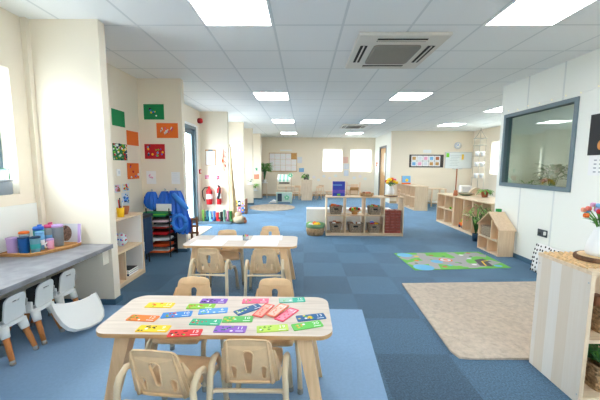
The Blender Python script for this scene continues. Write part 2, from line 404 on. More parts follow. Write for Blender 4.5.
# ceiling lights, air conditioners
def ceiling_light(i, j, label):
    x, y = -.873+.6*i, 2.826+.6*j
    t = thing('ceiling_light', label, 'ceiling light', (x+.3, y+.3, H), 0, 'square ceiling light panels')
    b = MB(WHITE)
    for lo, hi in (((-.297, -.297), (.297, -.28)), ((-.297, .28), (.297, .297)), ((-.297, -.28), (-.28, .28)), ((.28, -.28), (.297, .28))): b.box((*lo, -.012), (*hi, -.001))
    b.build('frame', t); B((-.28, -.28, -.008), (.28, .28, -.002), LAMP, 'diffuser', t)
for i, j, l in ((0, -1, 'square light panel above the front table, cut off by the top of the picture'),
    (4, -1, 'light panel right of the big ceiling vent, cut off by the picture top'),
    (0, 4, 'second light panel from the front in the left row of ceiling lights'),
    (4, 4, 'second light panel of the right row, just beyond the big ceiling vent'),
    (0, 9, 'third light panel from the front in the left row of ceiling lights'),
    (4, 9, 'light panel right beside the small far ceiling vent'),
    (0, 14, 'farthest light panel of the left row, nearest the far cork board'),
    (4, 14, 'farthest light panel near the two white blinds, small in the distance'),
    (8, 6, 'light panel half hidden by the top corner of the white partition wall'),
    (8, 10, 'light panel in front of the wall with the whiteboard and clock'),
    (0, -6, 'unseen light panel added behind the viewer on the left'), (4, -6, 'unseen light panel added behind the viewer on the right'), (9, 1, 'added light panel inside the office behind the partition glass')):  # rear pair added to light the room, office panel to brighten its plants
    ceiling_light(i, j, l)
def aircon(x0, x1, y0, y1, label):
    cx, cy = (x0+x1)/2, (y0+y1)/2; w, d = (x1-x0)/2, (y1-y0)/2
    t = thing('air_conditioner', label, 'air conditioner', (cx, cy, H), 0, 'ceiling cassette air conditioners')
    m = mat('aircon_white', (226, 220, 210), .5)
    b = MB(m); b.box((-w, -d, -.035), (w, d, -.001), m, .012); b.build('body', t)
    g = mat('aircon_grille', (158, 152, 142), .7)
    b = MB(g); b.prism(rrect(w*1.1, d*1.1, .05), (-.05, -.036), m=g); 
    for k in range(14): b.box((-w*.5, -d*.5+k*d/13.5, -.054), (w*.5, -d*.5+k*d/13.5+.008, -.05), g)
    b.build('intake_grille', t)
    for sx, sy in ((0, 1), (0, -1), (1, 0), (-1, 0)):
        lo, hi = ((-w*.55, sy*d*.78-.035), (w*.55, sy*d*.78+.035)) if sx == 0 else ((sx*w*.78-.035, -d*.5), (sx*w*.78+.035, d*.5))
        o = B((*lo, -.038), (*hi, -.0355), mat('slot_dark', (58, 52, 44), .8), 'outlet_slot', t)
        b = MB(m)
        if sx == 0: b.box((lo[0], sy*d*.78-.008, -.046), (hi[0], sy*d*.78+.006, -.039))
        else: b.box((sx*w*.78-.008, lo[1], -.046), (sx*w*.78+.006, hi[1], -.039))
        b.build('louvre', o)
aircon(.49, 1.34, 2.95, 3.92, 'large square white ceiling air conditioner with grey grille above the beige rug')
aircon(1.1, 1.85, 9.1, 9.9, 'small distant ceiling air conditioner over the far end of the room')

# ------------------------------------------------------------------ tables
def make_table(name, label, x0, x1, y0, y1, h=.5):
    t = thing(name, label, 'table', ((x0+x1)/2, (y0+y1)/2, 0), 0, 'wooden activity tables'); w, d = x1-x0, y1-y0
    b = MB(PALE, EDGE); b.prism(rrect(w, d, .075, 8), (h-.02, h), m=PALE, side=EDGE); b.build('tabletop', t)
    for sx in (-1, 1):
        for sy in (-1, 1):
            b = MB(LEGW); ax, ay = sx*(w/2-.14), sy*(d/2-.07); bx, by = sx*(w/2-.045), sy*(d/2-.005)
            vs = []
            for (x, y, z, r) in ((ax, ay, h-.02, .036), (bx, by, 0.004, .021)):
                vs += [(x-r, y-r, z), (x+r, y-r, z), (x+r, y+r, z), (x-r, y+r, z)]
            b.add(vs, [[0, 1, 5, 4], [1, 2, 6, 5], [2, 3, 7, 6], [3, 0, 4, 7], [0, 3, 2, 1], [4, 5, 6, 7]], LEGW); b.build('leg', t)
    return t
make_table('activity_table', 'front pale wooden table with rounded corners covered in coloured number cards', -1.0, .142, 1.345, 1.775)
make_table('activity_table', 'back pale wooden table with white paper sheets and a small pencil pot', -1.205, -.068, 2.93, 3.40)

# number cards
CW, CD = .152, .06
cards = [('yellow', (250, 214, 60), -.803, 1.642, -1, '14', (232, 110, 40), 'yellow number card nearest the far left corner of the front table'),
 ('orange', (240, 132, 60), -.822, 1.493, -4, '12', (60, 140, 70), 'orange number card with green marks, leftmost on the front table'),
 ('yellow', (248, 208, 50), -.718, 1.393, 0, '9', (50, 50, 50), 'yellow number card with dark pictures nearest the front left corner'),
 ('blue', (70, 140, 210), -.664, 1.535, 10, '10', (220, 90, 60), 'mid blue number card with red spots just right of the orange card'),
 ('red', (228, 64, 64), -.552, 1.357, 4.5, '15', (110, 60, 40), 'red number card with brown spots above the left near chair'),
 ('purple', (140, 90, 190), -.518, 1.703, 0, '8', (60, 50, 90), 'purple number card at the back edge of the table, left of the pink card'),
 ('lime', (150, 205, 70), -.569, 1.633, 2, '7', (226, 100, 60), 'lime number card with orange pictures between purple and light blue cards'),
 ('lightblue', (96, 160, 225), -.485, 1.58, 9, '6', (235, 240, 250), 'light blue number card with white pictures below the lime card'),
 ('teal', (60, 180, 140), -.488, 1.461, -1, '4', (220, 80, 80), 'teal green number card with two red pictures in the table middle'),
 ('green', (96, 190, 96), -.334, 1.493, 3, '10', (240, 200, 80), 'green number card touching the right end of the teal card'),
 ('purple', (150, 100, 200), -.349, 1.396, 0, '11', (60, 110, 120), 'purple number card with round pictures just behind the right near chair'),
 ('pink', (240, 110, 140), -.277, 1.709, 3, '5', (200, 160, 150), 'pink number card with a grey picture at the back edge of the table'),
 ('navy', (50, 100, 150), -.300, 1.602, 40, '3', (230, 230, 150), 'dark blue number card lying slanted beside the fan of red cards'),
 ('salmon', (236, 104, 92), -.214, 1.589, 69, '1', (250, 170, 150), 'salmon red card, leftmost of the fan of three slanted cards'),
 ('peach', (240, 130, 100), -.138, 1.586, 63, '2', (252, 200, 180), 'peach orange card, middle of the fan of three slanted cards'),
 ('rose', (236, 80, 110), -.087, 1.550, 58, '3', (250, 150, 170), 'rose pink card, rightmost of the fan of three slanted cards'),
 ('teal', (60, 190, 160), -.066, 1.726, 8, '16', (170, 205, 185), 'teal number card with a pale half at the far right back edge'),
 ('navy', (50, 104, 155), .040, 1.522, 13.5, '13', (250, 220, 90), 'dark blue number card with a yellow sun picture near the right edge of the table'),
 ('green', (104, 200, 90), .020, 1.440, 18, '20', (240, 180, 80), 'bright green number card marked 20 nearest the front right corner'),
 ('lime', (190, 220, 90), -.148, 1.408, 9, '19', (120, 170, 60), 'yellow green number card left of the green card marked 20')]
for n, (cn, rgb, x, y, a, num, dot, lab) in enumerate(cards):
    m = mat('card_%s%d' % (cn, n), rgb, .45, .3); dm = mat('card_print%d' % n, dot, .5); wm = mat('card_white', (250, 250, 250), .5)
    b = MB(m); z0 = .5006+(.0032*(n % 3) if 13 <= n <= 15 else 0)
    b.prism(rrect(CW, CD, .006, 3), (z0, z0+.003), m=m)
    rr = random.Random(n)
    if 13 <= n <= 15:
        b.prism(rrect(CW*.86, CD*.72, .004, 2), (z0+.003, z0+.0034), m=dm)
        for k in range(5): b.ball((-.05+.018*k, rr.uniform(-.012, .012), z0+.0035), (.006, .006, .0008), m, 8, 5)
    else:
        if n == 16: b.prism(rrect(CW*.5, CD*.9, .004, 2, -CW*.23, 0), (z0+.003, z0+.0034), m=dm)
        for k in range(9):
            b.ball((rr.uniform(-.065, .008), rr.uniform(-.02, .02), z0+.003), (rr.uniform(.004, .009), rr.uniform(.004, .008), .0012), dm if k % 3 else (wm if k % 2 else BLACK if n in (2, 5) else LIME), 8, 5)
        if n == 17: b.ball((-.005, 0, z0+.003), (.013, .013, .0013), YELLOW, 10, 5)
    text_into(b, num, .034, Tr((.046, .006, z0+.0042)), wm)
    b.box((.028, -.021, z0+.003), (.064, -.017, z0+.0036), wm)
    o = b.build('number_card'); o.location = (x, y, 0); o.rotation_euler = (0, 0, math.radians(a)); tag(o, lab, 'card', 'number cards on the front table')

# paper sheets and pencil pot on the back table
for x, y, a, lab in ((-.82, 3.285, 1, 'white paper sheet at the back left of the rear table'), (-.965, 3.06, -2, 'white paper sheet at the front left of the rear table'),
                     (-.40, 3.30, 2, 'white paper sheet at the back right of the rear table, behind another sheet'), (-.425, 3.065, -1, 'white paper sheet at the front right of the rear table')):
    o = B((-.165, -.115, .5005), (.165, .115, .502), PAPER, 'paper_sheet'); o.location = (x, y, 0); o.rotation_euler = (0, 0, math.radians(a)); tag(o, lab, 'paper', 'drawing sheets on the back table')
t = thing('pencil_pot', 'small clear pot of coloured crayons in the middle of the rear table', 'pot', (-.615, 3.19, .5005))
b = MB(CLEAR); b.lathe([(.03, 0), (.036, .045), (.033, .045), (.028, .004)], seg=14); b.build('pot', t)
for k, m in enumerate((RED, GREEN, ORANGE, BLUE, BLACK, LIME, PINK)):
    a = k*.9; b = MB(m); b.tube([(.012*math.cos(a), .012*math.sin(a), .006), (.024*math.cos(a), .024*math.sin(a), .058)], .006, seg=6); b.build('crayon', t)

# ------------------------------------------------------------------ children's chairs
def make_chair(label):
    t = thing('child_chair', label, 'chair', (0, 0, 0), 0, 'beige children chairs')
    # backrest with three slots, leaning back; local +y is forward
    zb, zt, wb, wt = .285, .53, .128, .106
    out = [(-wb, zb), (wb, zb)]+[(wt-.035+.035*math.cos(a), zt-.035+.035*math.sin(a)) for a in (0, .4, .8, 1.2, 1.57)]+[(0, zt+.006)]+[(-wt+.035-.035*math.cos(a), zt-.035+.035*math.sin(a)) for a in (1.57, 1.2, .8, .4, 0)]
    slot = lambda cx, z0, z1, r0, r1: [(cx+r1*math.cos(a), z1-r1+r1*math.sin(a)) for a in [PI*k/8 for k in range(9)]]+[(cx+r0*math.cos(a), z0+r0+r0*math.sin(a)) for a in [PI+PI*k/8 for k in range(9)]]
    holes = [slot(0, .345, .47, .012, .021), slot(.068, .315, .38, .008, .012), slot(-.068, .315, .38, .008, .012)]
    bm = curve_plate(out, holes, .011)
    bmesh.ops.triangulate(bm, faces=bm.faces)
    def lean(v, off=0):
        x, z, q = v
        return Vector((x, -.135-(z-zb)*.28-.0+2.2*x*x*.35+q+off, z))
    b = MB(CHAIRP)
    b.merge(bm, CHAIRP, None)
    for v in b.bm.verts: v.co = lean(v.co.copy())
    for sx in (-1, 1):  # shallow side recesses and stiffening flanges on the rear face
        rim = slot(sx*.068, .312, .384, .010, .014); b.tube([lean((x, z, -.006)) for x, z in rim+rim[:1]], .0028, CHAIRP, 6)
        rib = [lean((sx*(.088+(zt-z)*.07), z, -.008)) for z in (zb, .36, .44, zt-.01)]
        b.tube(rib, [.011, .008, .006, .003], CHAIRP, 6)
        q = [lean((sx*wb, zb, 0)), lean((sx*(wt+.003), zt-.06, 0)), lean((sx*(wt+.004), zt-.06, .008)), lean((sx*(wb+.012), zb+.03, .045)), lean((sx*(wb+.012), zb, .06))]
        q2 = [v+Vector((sx*.008, 0, 0)) for v in q]
        b.add(q+q2, [[0, 1, 2, 3, 4], [5, 6, 7, 8, 9], [0, 1, 6, 5], [1, 2, 7, 6], [2, 3, 8, 7], [3, 4, 9, 8], [4, 0, 5, 9]], CHAIRP)
    rim = slot(0, .342, .474, .014, .024); rim = [lean((x, z, -.006)) for x, z in rim+rim[:1]]
    b.tube(rim, .003, CHAIRP, 6)
    b.build('backrest', t)
    # seat: a shallow dished plate
    b = MB(CHAIRP); n = 8; W, D = .275, .29; vs = []
    for s_ in (0, 1):
        for i in range(n+1):
            for j in range(n+1):
                u, v = i/n*2-1, j/n*2-1
                x, y = u*W/2*(1-.12*max(0, -v)), v*D/2+.01
                k = max(abs(u), abs(v)); rx = 1-.05*(abs(u)*abs(v))**4
                z = .288-.012*(1-u*u)*(1-v*v)-.02*max(0, v-.6)-.012*s_
                vs.append((x*rx, y*rx, z))
    N = (n+1)**2; fs = []
    for i in range(n):
        for j in range(n):
            a = i*(n+1)+j; fs += [[a, a+1, a+n+2, a+n+1], [N+a, N+a+n+1, N+a+n+2, N+a+1]]
    ring = [i*(n+1) for i in range(n+1)]+[n*(n+1)+j for j in range(1, n+1)]+[i*(n+1)+n for i in range(n-1, -1, -1)]+[j for j in range(n-1, 0, -1)]
    for k in range(len(ring)): fs.append([ring[k], ring[(k+1) % len(ring)], N+ring[(k+1) % len(ring)], N+ring[k]])
    b.add(vs, fs, CHAIRP, True); b.build('seat', t)
    for sx in (-1, 1):
        pts = [(sx*.178, -.215, .012), (sx*.172, -.20, .2), (sx*.168, -.19, .33)]
        pts += [(sx*.166, -.13+.062*math.cos(a), .345+.055*math.sin(a)) for a in (PI*.95, PI*.75, PI*.5, PI*.25, PI*.1)]
        pts += [(sx*.160, -.03, .29), (sx*.155, .07, .272), (sx*.158, .125, .255), (sx*.166, .155, .2), (sx*.176, .175, .012)]
        b = MB(CHAIRT); b.tube(pts, .0145, CHAIRT, 10); l = b.build('leg_frame', t)
        for p in (pts[0], pts[-1]):
            b = MB(CAP); b.lathe([(.016, .001), (.017, .03), (.0145, .034)], (p[0], p[1], 0), CAP, 10); b.build('foot_cap', l)
    b = MB(CHAIRT); b.tube([(-.168, -.192, .27), (-.15, -.175, .272), (.15, -.175, .272), (.168, -.192, .27)], .010, CHAIRT, 8); b.build('crossbar', t)
    b = MB(CHAIRT); b.tube([(-.155, .09, .262), (.155, .09, .262)], .009, CHAIRT, 8); b.build('seat_rail', t)
    return t
c0 = make_chair('beige slotted chair seen from behind, left one at the near side of front table')
c0.location = (-.60, 1.37, 0); c0.rotation_euler = (0, 0, math.radians(-5))
for x, y, a, lab in (
    (-.245, 1.46, 0, 'beige slotted chair seen from behind, right one at the near side of front table'),
    (-.735, 1.80, 180, 'beige children chair facing us behind the front table, on the left'),
    (-.19, 1.79, 180, 'beige children chair facing us behind the front table, on the right'),
    (-.87, 2.93, -2, 'beige children chair with its back to us, left one tucked under the rear table'),
    (-.37, 2.93, 3, 'beige children chair with its back to us, right one tucked under the rear table'),
    (-.86, 3.36, 192, 'beige children chair on the far left side of the rear table, pushed well in'),
    (-.42, 3.60, 180, 'beige children chair on the far right side of the rear table, pulled a little out')):
    dup(c0, (x, y, 0), math.radians(a), lab)

# ------------------------------------------------------------------ counter on the left
t = thing('worktop_counter', 'long grey worktop fixed along the left wall under the window', 'worktop', (XL, 1., 0))
B((0.002, -2.0, .535), (.645, 1.705, .572), WORKTOP, 'worktop', t, bev=.003)
B((.56, 1.62, .40), (.60, 1.70, .534), CREAM, 'bracket', t)
B((.1, -1.0, 0), (.6, -.96, .534), WHITE, 'support_panel', t)
b = MB(WHITEW); b.box((XL, YB, .573), (XL+.014, 2.665, .95)); b.build('trim_3', kind='structure')
# high chairs under the counter: backs face the room
HCW = mat('highchair_white', (240, 240, 236), .45, .4); HLEG = wood('highchair_leg', (206, 138, 80), (186, 114, 58), 'z')
def make_high(label):
    t = thing('high_chair', label, 'chair', (0, 0, 0), 0, 'white child seats under the counter')
    out = rrect(.165, .21, .05, 6, 0, .385); bm = curve_plate(out, [rrect(.055, .012, .0055, 4, 0, .44)], .012)
    b = MB(HCW); b.merge(bm, HCW)
    for v in b.bm.verts:
        x, z, q = v.co; v.co = Vector((.02+.16*(z-.28)+q-1.6*x*x*.4, x, z))
    b.build('backrest', t)
    b = MB(HCW); b.prism(rrect(.24, .2, .06, 6, -.08, 0), (.265, .295), m=HCW); 
    for sy in (-1, 1): b.box((-.16, sy*.1-.01, .29), (.02, sy*.1+.004, .36), HCW, .006)
    b.build('seat', t)
    for sx in (-1, 1):
        for sy in (-1, 1):
            p = Vector((-.08+sx*.085, sy*.07, .27)); q = Vector((-.08+sx*.16, sy*.095, .012)); m_ = p.lerp(q, .3)
            b = MB(HCW); b.tube([p, m_], [.034, .027], HCW, 10); s_ = b.build('leg_socket', t)
            b = MB(HLEG); b.tube([m_, q], [.021, .016], HLEG, 10); b.build('leg', s_)
            b = MB(CAP); b.tube([q.lerp(m_, .14), q-Vector((0, 0, .011))], .018, CAP, 10); b.build('foot_cap', s_)
    b = MB(mat('seat_dark', (52, 54, 54), .8)); b.box((-.19, -.078, .296), (-.03, .078, .325), None, .01); b.box((-.06, -.07, .325), (-.01, .07, .45), None, .012); b.build('seat_pad', t)
    b = MB(mat('harness', (190, 186, 180), .6)); b.tube([(-.03, .08, .45), (0, .1, .43), (.02, .115, .40), (.01, .12, .36), (-.02, .11, .33)], .009, None, 6); b.build('harness_strap', t)
    return t
h0 = make_high('white child seat with wooden legs, nearest of the row under the counter'); h0.location = (-1.93, 1.91, 0); h0.scale = (.9, .9, .9)
dup(h0, (-1.925, 2.14, 0), .03, 'white child seat with wooden legs, middle one of the row under the counter')
dup(h0, (-1.945, 2.385, 0), -.03, 'white child seat with wooden legs, farthest of the row, beside the stacked trays')
# loose feeding trays
def tray_bm():
    pts = [(-.215, .085), (-.215, .0), (-.2, -.08), (-.17, -.13), (-.12, -.16), (0, -.175), (.12, -.16), (.17, -.13), (.2, -.08), (.215, 0), (.215, .085)]
    pts += [(.165*math.cos(a), .085-.028*math.sin(a)) for a in [PI*k/12 for k in range(1, 12)]]
    return pts
for k in range(3):
    b = MB(HCW); pl = tray_bm(); b.prism(pl, (0, .012), m=HCW); 
    n = len(pl); b.tube([(p[0], p[1], .012) for p in pl[:11]], .005, HCW, 6)
    o = b.build('feeding_tray'); o.matrix_world = Tr((-1.762+.0095*k, 2.272-.004*k, .158+.0095*k)) @ Rz(1.15) @ Rx(.85) @ Ry(.25) @ Matrix.Diagonal((.85, 1, 1, 1))
    tag(o, ('bottom white feeding tray of the stack lying on the floor by the pillar', 'middle white feeding tray of the stack on the floor by the pillar', 'top white curved feeding tray of the stack on the floor by the pillar')[k], 'tray', 'stacked feeding trays')

# wooden tray with cups on the counter
ZT = .573
b = MB(OAK); pl = [(-2.35, 2.29), (-2.12, 2.29), (-2.06, 2.36), (-1.985, 2.55), (-1.985, 2.66), (-2.35, 2.66)]
b.prism(pl, (ZT, ZT+.014), m=OAK)
for (x0, y0), (x1, y1) in zip(pl, pl[1:]+pl[:1]): b.tube([(x0, y0, ZT+.02), (x1, y1, ZT+.02)], .008, OAK, 6)
tag(b.build('serving_tray'), 'wooden tray with a cut corner holding cups on the grey worktop', 'tray')
ZC = ZT+.0145
def cup(name, lab, x, y, r, h, m, lid=None, lh=.02, cat='bottle', band=None, handle=None, spout=None, lr=1.03):
    t = thing(name, lab, cat, (x, y, ZC), 0, 'drink cups on the wooden tray')
    b = MB(m); b.lathe([(r*.86, 0), (r*.9, .004), (r, h*.9), (r*.98, h)], m=m, seg=18); b.build('body', t)
    if band: 
        b = MB(band); b.lathe([(r*1.01, h*.3), (r*1.02, h*.62)], m=band, seg=18, caps=False); b.build('label_band', t)
    if lid:
        b = MB(lid); b.lathe([(r*lr, h), (r*lr, h+lh*.8), (r*.85, h+lh)], m=lid, seg=18); l = b.build('lid', t)
        if spout:
            b = MB(spout); b.tube([(0, 0, h+lh*.8), (.01, -.01, h+lh+.012), (.04, -.015, h+lh+.016)], .008, spout, 8); b.build('spout', l)
    if handle:
        b = MB(handle); b.tube([(-r*.2, -r*.9, h*.8), (-r*.2, -r-.02, h*.7), (-r*.2, -r-.02, h*.35), (-r*.2, -r*.9, h*.25)], .006, handle, 6); b.build('handle', t)
cup('beaker', 'lilac tapered beaker at the left end of the wooden tray', -2.29, 2.335, .035, .115, LILAC, LILAC, .012, 'cup', lr=1.12)
cup('drink_bottle', 'clear bottle with an orange lid between the lilac beaker and blue bottles', -2.285, 2.44, .034, .135, CLEAR, ORANGE, .018, band=TEAL)
cup('drink_bottle', 'deep blue bottle with a plain wide body at the front of the tray', -2.205, 2.345, .036, .12, mat('deep_blue', (24, 84, 150), .4), NAVY, .01)
cup('drink_bottle', 'teal bottle with a royal blue spout lid at the back of the tray', -2.235, 2.52, .037, .15, TEAL, BLUE, .028, spout=BLUE, band=LBLUE)
cup('drink_bottle', 'see-through bottle with fish pictures and dark blue lid at the tray front', -2.135, 2.37, .034, .115, mat('sea_plastic', (110, 160, 180), .3, alpha=.85), NAVY, .014, band=TEAL)
cup('drink_bottle', 'light blue bottle with a pale lid in the middle of the tray', -2.165, 2.45, .03, .135, LBLUE, LBLUE, .016, band=WHITE)
cup('drink_bottle', 'see-through bottle with a bright pink spout lid behind the light blue one', -2.19, 2.575, .034, .16, CLEAR, PINK, .026, spout=PINK, band=LBLUE)
cup('drink_bottle', 'tall clear bottle with a lilac lid towards the right of the tray', -2.115, 2.575, .04, .165, CLEARG, LILAC, .022)
cup('mug', 'pink mug with a white handle at the right end of the cups', -2.105, 2.475, .026, .075, LPINK, LILAC, .012, 'cup', handle=WHITE)
# framed picture plate
t = thing('picture_plate', 'clear standing panel with a round brown picture at the back of the counter', 'picture', (-2.10, 2.66, ZT+.0145), math.radians(0))
b = MB(mat('grey_panel', (214, 214, 218), .4)); b.M = Rx(math.radians(-6)); b.box((-.10, -.004, .002), (.115, .004, .175)); b.build('panel', t)
b = MB(mat('brown_print', (110, 84, 72), .6, noise=.5, nscale=60)); b.M = Rx(math.radians(-6)); b.prism(oval(-.02, .09, .055, .07, 20), (-.0065, -.0045), 'xz'); b.build('print', t)
b = MB(LILAC); b.M = Rx(math.radians(-6)); b.box((.09, -.008, .002), (.115, -.0045, .175)); b.build('edge_strip', t)
# window sill box
t = thing('storage_box', 'grey see-through plastic box on the window sill', 'box', (XL-.09, 2.28, 1.0405))
b = MB(CLEARG); b.box((-.05, -.2, 0), (.088, .2, .11), CLEARG, .012); b.build('box', t)
b = MB(mat('grey_lid', (190, 194, 198), .4)); b.box((-.055, -.205, .11), (.09, .205, .122), None, .005); b.build('lid', t)
t = thing('plastic_bag', 'clear bag with green edges standing on the sill box', 'bag', (XL-.08, 2.34, 1.163))
b = MB(CLEAR); b.box((-.05, -.14, 0), (.07, .12, .09), CLEAR, .02); b.build('bag', t)
b = MB(GREEN); b.tube([(.072, -.14, .09), (.072, .12, .085), (.06, .13, 0)], .004, GREEN, 6); b.build('seam', t)
b = MB(LIME); b.ball((XL-.06, 2.12, 1.2), (.05, .07, .035), LIME); tag(b.build('soft_toy'), 'small lime green rounded toy on the sill box', 'toy')

# ------------------------------------------------------------------ alcove behind the first pillar
def shelf_box(t, w, d, h, th=.018, m=SHELFW, mz=SHELFZ, back=True):
    """open carcass, front at y=0 facing -y, x centred"""
    B((-w/2, 0, 0), (-w/2+th, d, h), mz, 'side_panel', t); B((w/2-th, 0, 0), (w/2, d, h), mz, 'side_panel', t)
    B((-w/2-.004, -.003, h), (w/2+.004, d, h+th), m, 'top_panel', t); B((-w/2+th, 0, .03), (w/2-th, d, .03+th), m, 'bottom_panel', t)
    B((-w/2+th, .004, 0), (w/2-th, .02, .03), m, 'plinth', t)
    if back: B((-w/2+th, d-.008, .03+th), (w/2-th, d, h), mz, 'back_panel', t)
t = thing('open_shelf', 'pale wooden two tier shelf tucked behind the first wall pillar', 'shelf', (-1.905, 3.20, 0), math.radians(90))
shelf_box(t, .74, .40, .712, back=False); B((-.352, .392, .048), (.352, .40, .712), SHELFZ, 'back_panel', t); B((.345, .012, .05), (.3515, .39, .71), WHITE, 'side_lining', t); B((-.352, .01, .36), (.344, .39, .378), SHELFW, 'shelf_board', t)
B((-.01, .01, .05), (.008, .39, .36), SHELFZ, 'divider', t)
t = thing('pen_pot', 'yellow pot of pens on the alcove shelf', 'pot', (-1.965, 3.24, .7305))
b = MB(YELLOW); b.lathe([(.033, 0), (.038, .1), (.034, .1), (.03, .005)], seg=16); b.build('pot', t)
for k, m in enumerate((WHITE, LBLUE, RED, WHITE, BLACK)):
    b = MB(m); a = k*1.3; b.tube([(.01*math.cos(a), .01*math.sin(a), .01), (.03*math.cos(a), .03*math.sin(a), .16+.012*k)], .005, m, 6); b.build('pen', t)
b = MB(TERRA); b.lathe([(.035, 0), (.05, .05), (.055, .09), (.048, .09), (.03, .01)], (-2.03, 3.42, .7305), TERRA); tag(b.build('clay_pot'), 'small brown clay pot next to the yellow pen pot', 'pot')
b = MB(mat('mosaic', (206, 222, 236), .5)); rr = random.Random(3)
b.lathe([(.02, 0), (.055, .03), (.06, .07), (.045, .12), (.015, .15), (.004, .155)], (-2.05, 3.36, .379), None)
for k in range(46):
    a, z = rr.uniform(0, 2*PI), rr.uniform(.02, .135); r = .058*math.sqrt(max(.1, 1-((z-.065)/.1)**2))
    b.ball((-2.05+r*math.cos(a), 3.36+r*math.sin(a), .379+z), .009, (RED, BLUE, BLUE, PINK, WHITE)[k % 5], 6, 4)
tag(b.build('mosaic_egg'), 'egg shaped ornament with red and blue mosaic spots on the alcove shelf', 'ornament')
for k, (m, l) in enumerate(((NAVY, 'dark blue book flat at the bottom of the alcove shelf stack'), (GREEN, 'green book lying on the dark blue one in the alcove shelf'), (BLACK, 'black book topmost of the stack low in the alcove shelf'))):
    b = MB(m); b.box((-2.18, 3.3+.01*k, .0485+.022*k), (-1.95, 3.50-.005*k, .0685+.022*k), m, .003); b.box((-2.17, 3.305, .051+.022*k), (-1.948, 3.495, .066+.022*k), PAPER); tag(b.build('book'), l, 'book', 'books in the alcove shelf')
# pictures and papers on the left wall and second fin
def sheet_x(name, y0, y1, z0, z1, m, lab, cat, deco=None, group=None, x=XL, th=.003):
    b = MB(m); b.box((x, y0, z0), (x+th, y1, z1))
    if deco: deco(b, lambda u, v, d=.001: (x+th+d, y0+u*(y1-y0), z0+v*(z1-z0)))
    return tag(b.build(name), lab, cat, group)
def sheet_y(name, x0, x1, z0, z1, y, m, lab, cat, deco=None, group=None, th=.003):
    b = MB(m); b.box((x0, y-th, z0), (x1, y, z1))
    if deco: deco(b, lambda u, v, d=.001: (x0+u*(x1-x0), y-th-d, z0+v*(z1-z0)))
    return tag(b.build(name), lab, cat, group)
def dots(cols, n, r, seed, u0=.1, u1=.9, v0=.1, v1=.9):
    def f(b, P):
        rr = random.Random(seed)
        for k in range(n): b.ball(P(rr.uniform(u0, u1), rr.uniform(v0, v1)), r*rr.uniform(.6, 1.2), cols[k % len(cols)], 7, 5)
    return f
def spikes(cols, n, L, seed):
    def f(b, P):
        rr = random.Random(seed)
        for k in range(n):
            u, v = rr.uniform(.2, .75), rr.uniform(.35, .75); p = Vector(P(u, v)); q = Vector(P(u+rr.uniform(-.1, .1), v-L)); b.tube([p, q], [.012, .004], cols[k % len(cols)], 5)
    return f
def lines(m, n, w=.8):
    def f(b, P):
        for k in range(n):
            p = Vector(P(.1, .9-.8*k/n)); q = Vector(P(.1+w*(.7+.3*((k*7) % 5)/4), .9-.8*k/n)); b.tube([p, q], .0025, m, 4)
    return f
G1 = 'children pictures on coloured paper'
sheet_x('child_picture', 3.84, 4.115, 1.775, 1.978, GREEN, 'plain green sheet on the left wall beside the first pillar', 'picture', group=G1)
sheet_x('child_picture', 4.14, 4.43, 1.555, 1.748, ORANGE, 'plain orange sheet in the corner of the left wall', 'picture', group=G1)
sheet_x('child_picture', 3.82, 4.125, 1.346, 1.554, mat('green2', (40, 120, 70), .7), 'green sheet covered in white and yellow spots on the left wall', 'picture', dots((WHITE, YELLOW, LIME, RED, WHITE, NAVY), 60, .014, 5, .04, .96, .04, .96), G1)
sheet_x('child_picture', 4.11, 4.40, 1.094, 1.312, ORANGE, 'orange sheet with a red blob above the alcove shelf', 'picture', dots((RED, PURPLE, WHITE), 6, .018, 8), G1)
sheet_y('child_picture', -2.292, -2.002, 1.933, 2.147, 4.47, GREEN, 'green sheet with a small blue figure, highest on the second pillar', 'picture', dots((BLUE, BLACK, YELLOW, WHITE), 7, .015, 11, .3, .7, .2, .7), G1)
sheet_y('child_picture', -2.119, -1.811, 1.674, 1.884, 4.47, ORANGE, 'orange sheet with white brush strokes on the second pillar', 'picture', spikes((WHITE, WHITE, PINK), 12, .16, 2), G1)
sheet_y('child_picture', -2.306, -2.012, 1.375, 1.588, 4.47, mat('crimson', (190, 34, 44), .7), 'red sheet with yellow and blue blobs on the second pillar', 'picture', dots((YELLOW, BLUE, LIME, LBLUE, NAVY), 14, .016, 14), G1)
sheet_y('notice_sheet', -2.297, -2.159, 1.013, 1.201, 4.47, PAPER, 'white notice with a small pink drawing above the blue aprons', 'notice', dots((LPINK,), 5, .014, 3, .3, .7, .3, .7))
sheet_y('notice_sheet', -1.932, -1.807, 1.015, 1.188, 4.47, PAPER, 'plain white notice at the right edge of the second pillar', 'notice', lines(GREYP, 5))
b = MB(WHITE); b.box((XL, 3.87, 1.145), (XL+.012, 3.94, 1.235), WHITE, .003); b.box((XL+.012, 3.89, 1.17), (XL+.018, 3.92, 1.21), GREYP); tag(b.build('light_switch'), 'white light switch on the left wall under the spotted green picture', 'switch')
for y0, y1, z0, z1, ms, lab in ((3.81, 3.93, .935, 1.036, (TERRA, LPINK), 'small pinkish photo, left of the pair above the yellow pen pot'), (3.98, 4.13, .936, 1.04, (YELLOW, LBLUE, RED), 'small multicoloured photo, right of the pair above the pen pot'), (3.95, 4.12, .76, .925, (BLUE, LBLUE, NAVY), 'blue photo lowest on the left wall above the alcove shelf')):
    sheet_x('photo_print', y0, y1, z0, z1, GREYP, lab, 'photo', dots(ms, 22, .013, int(z0*50), .15, .85, .15, .85), 'small photos on the left wall')

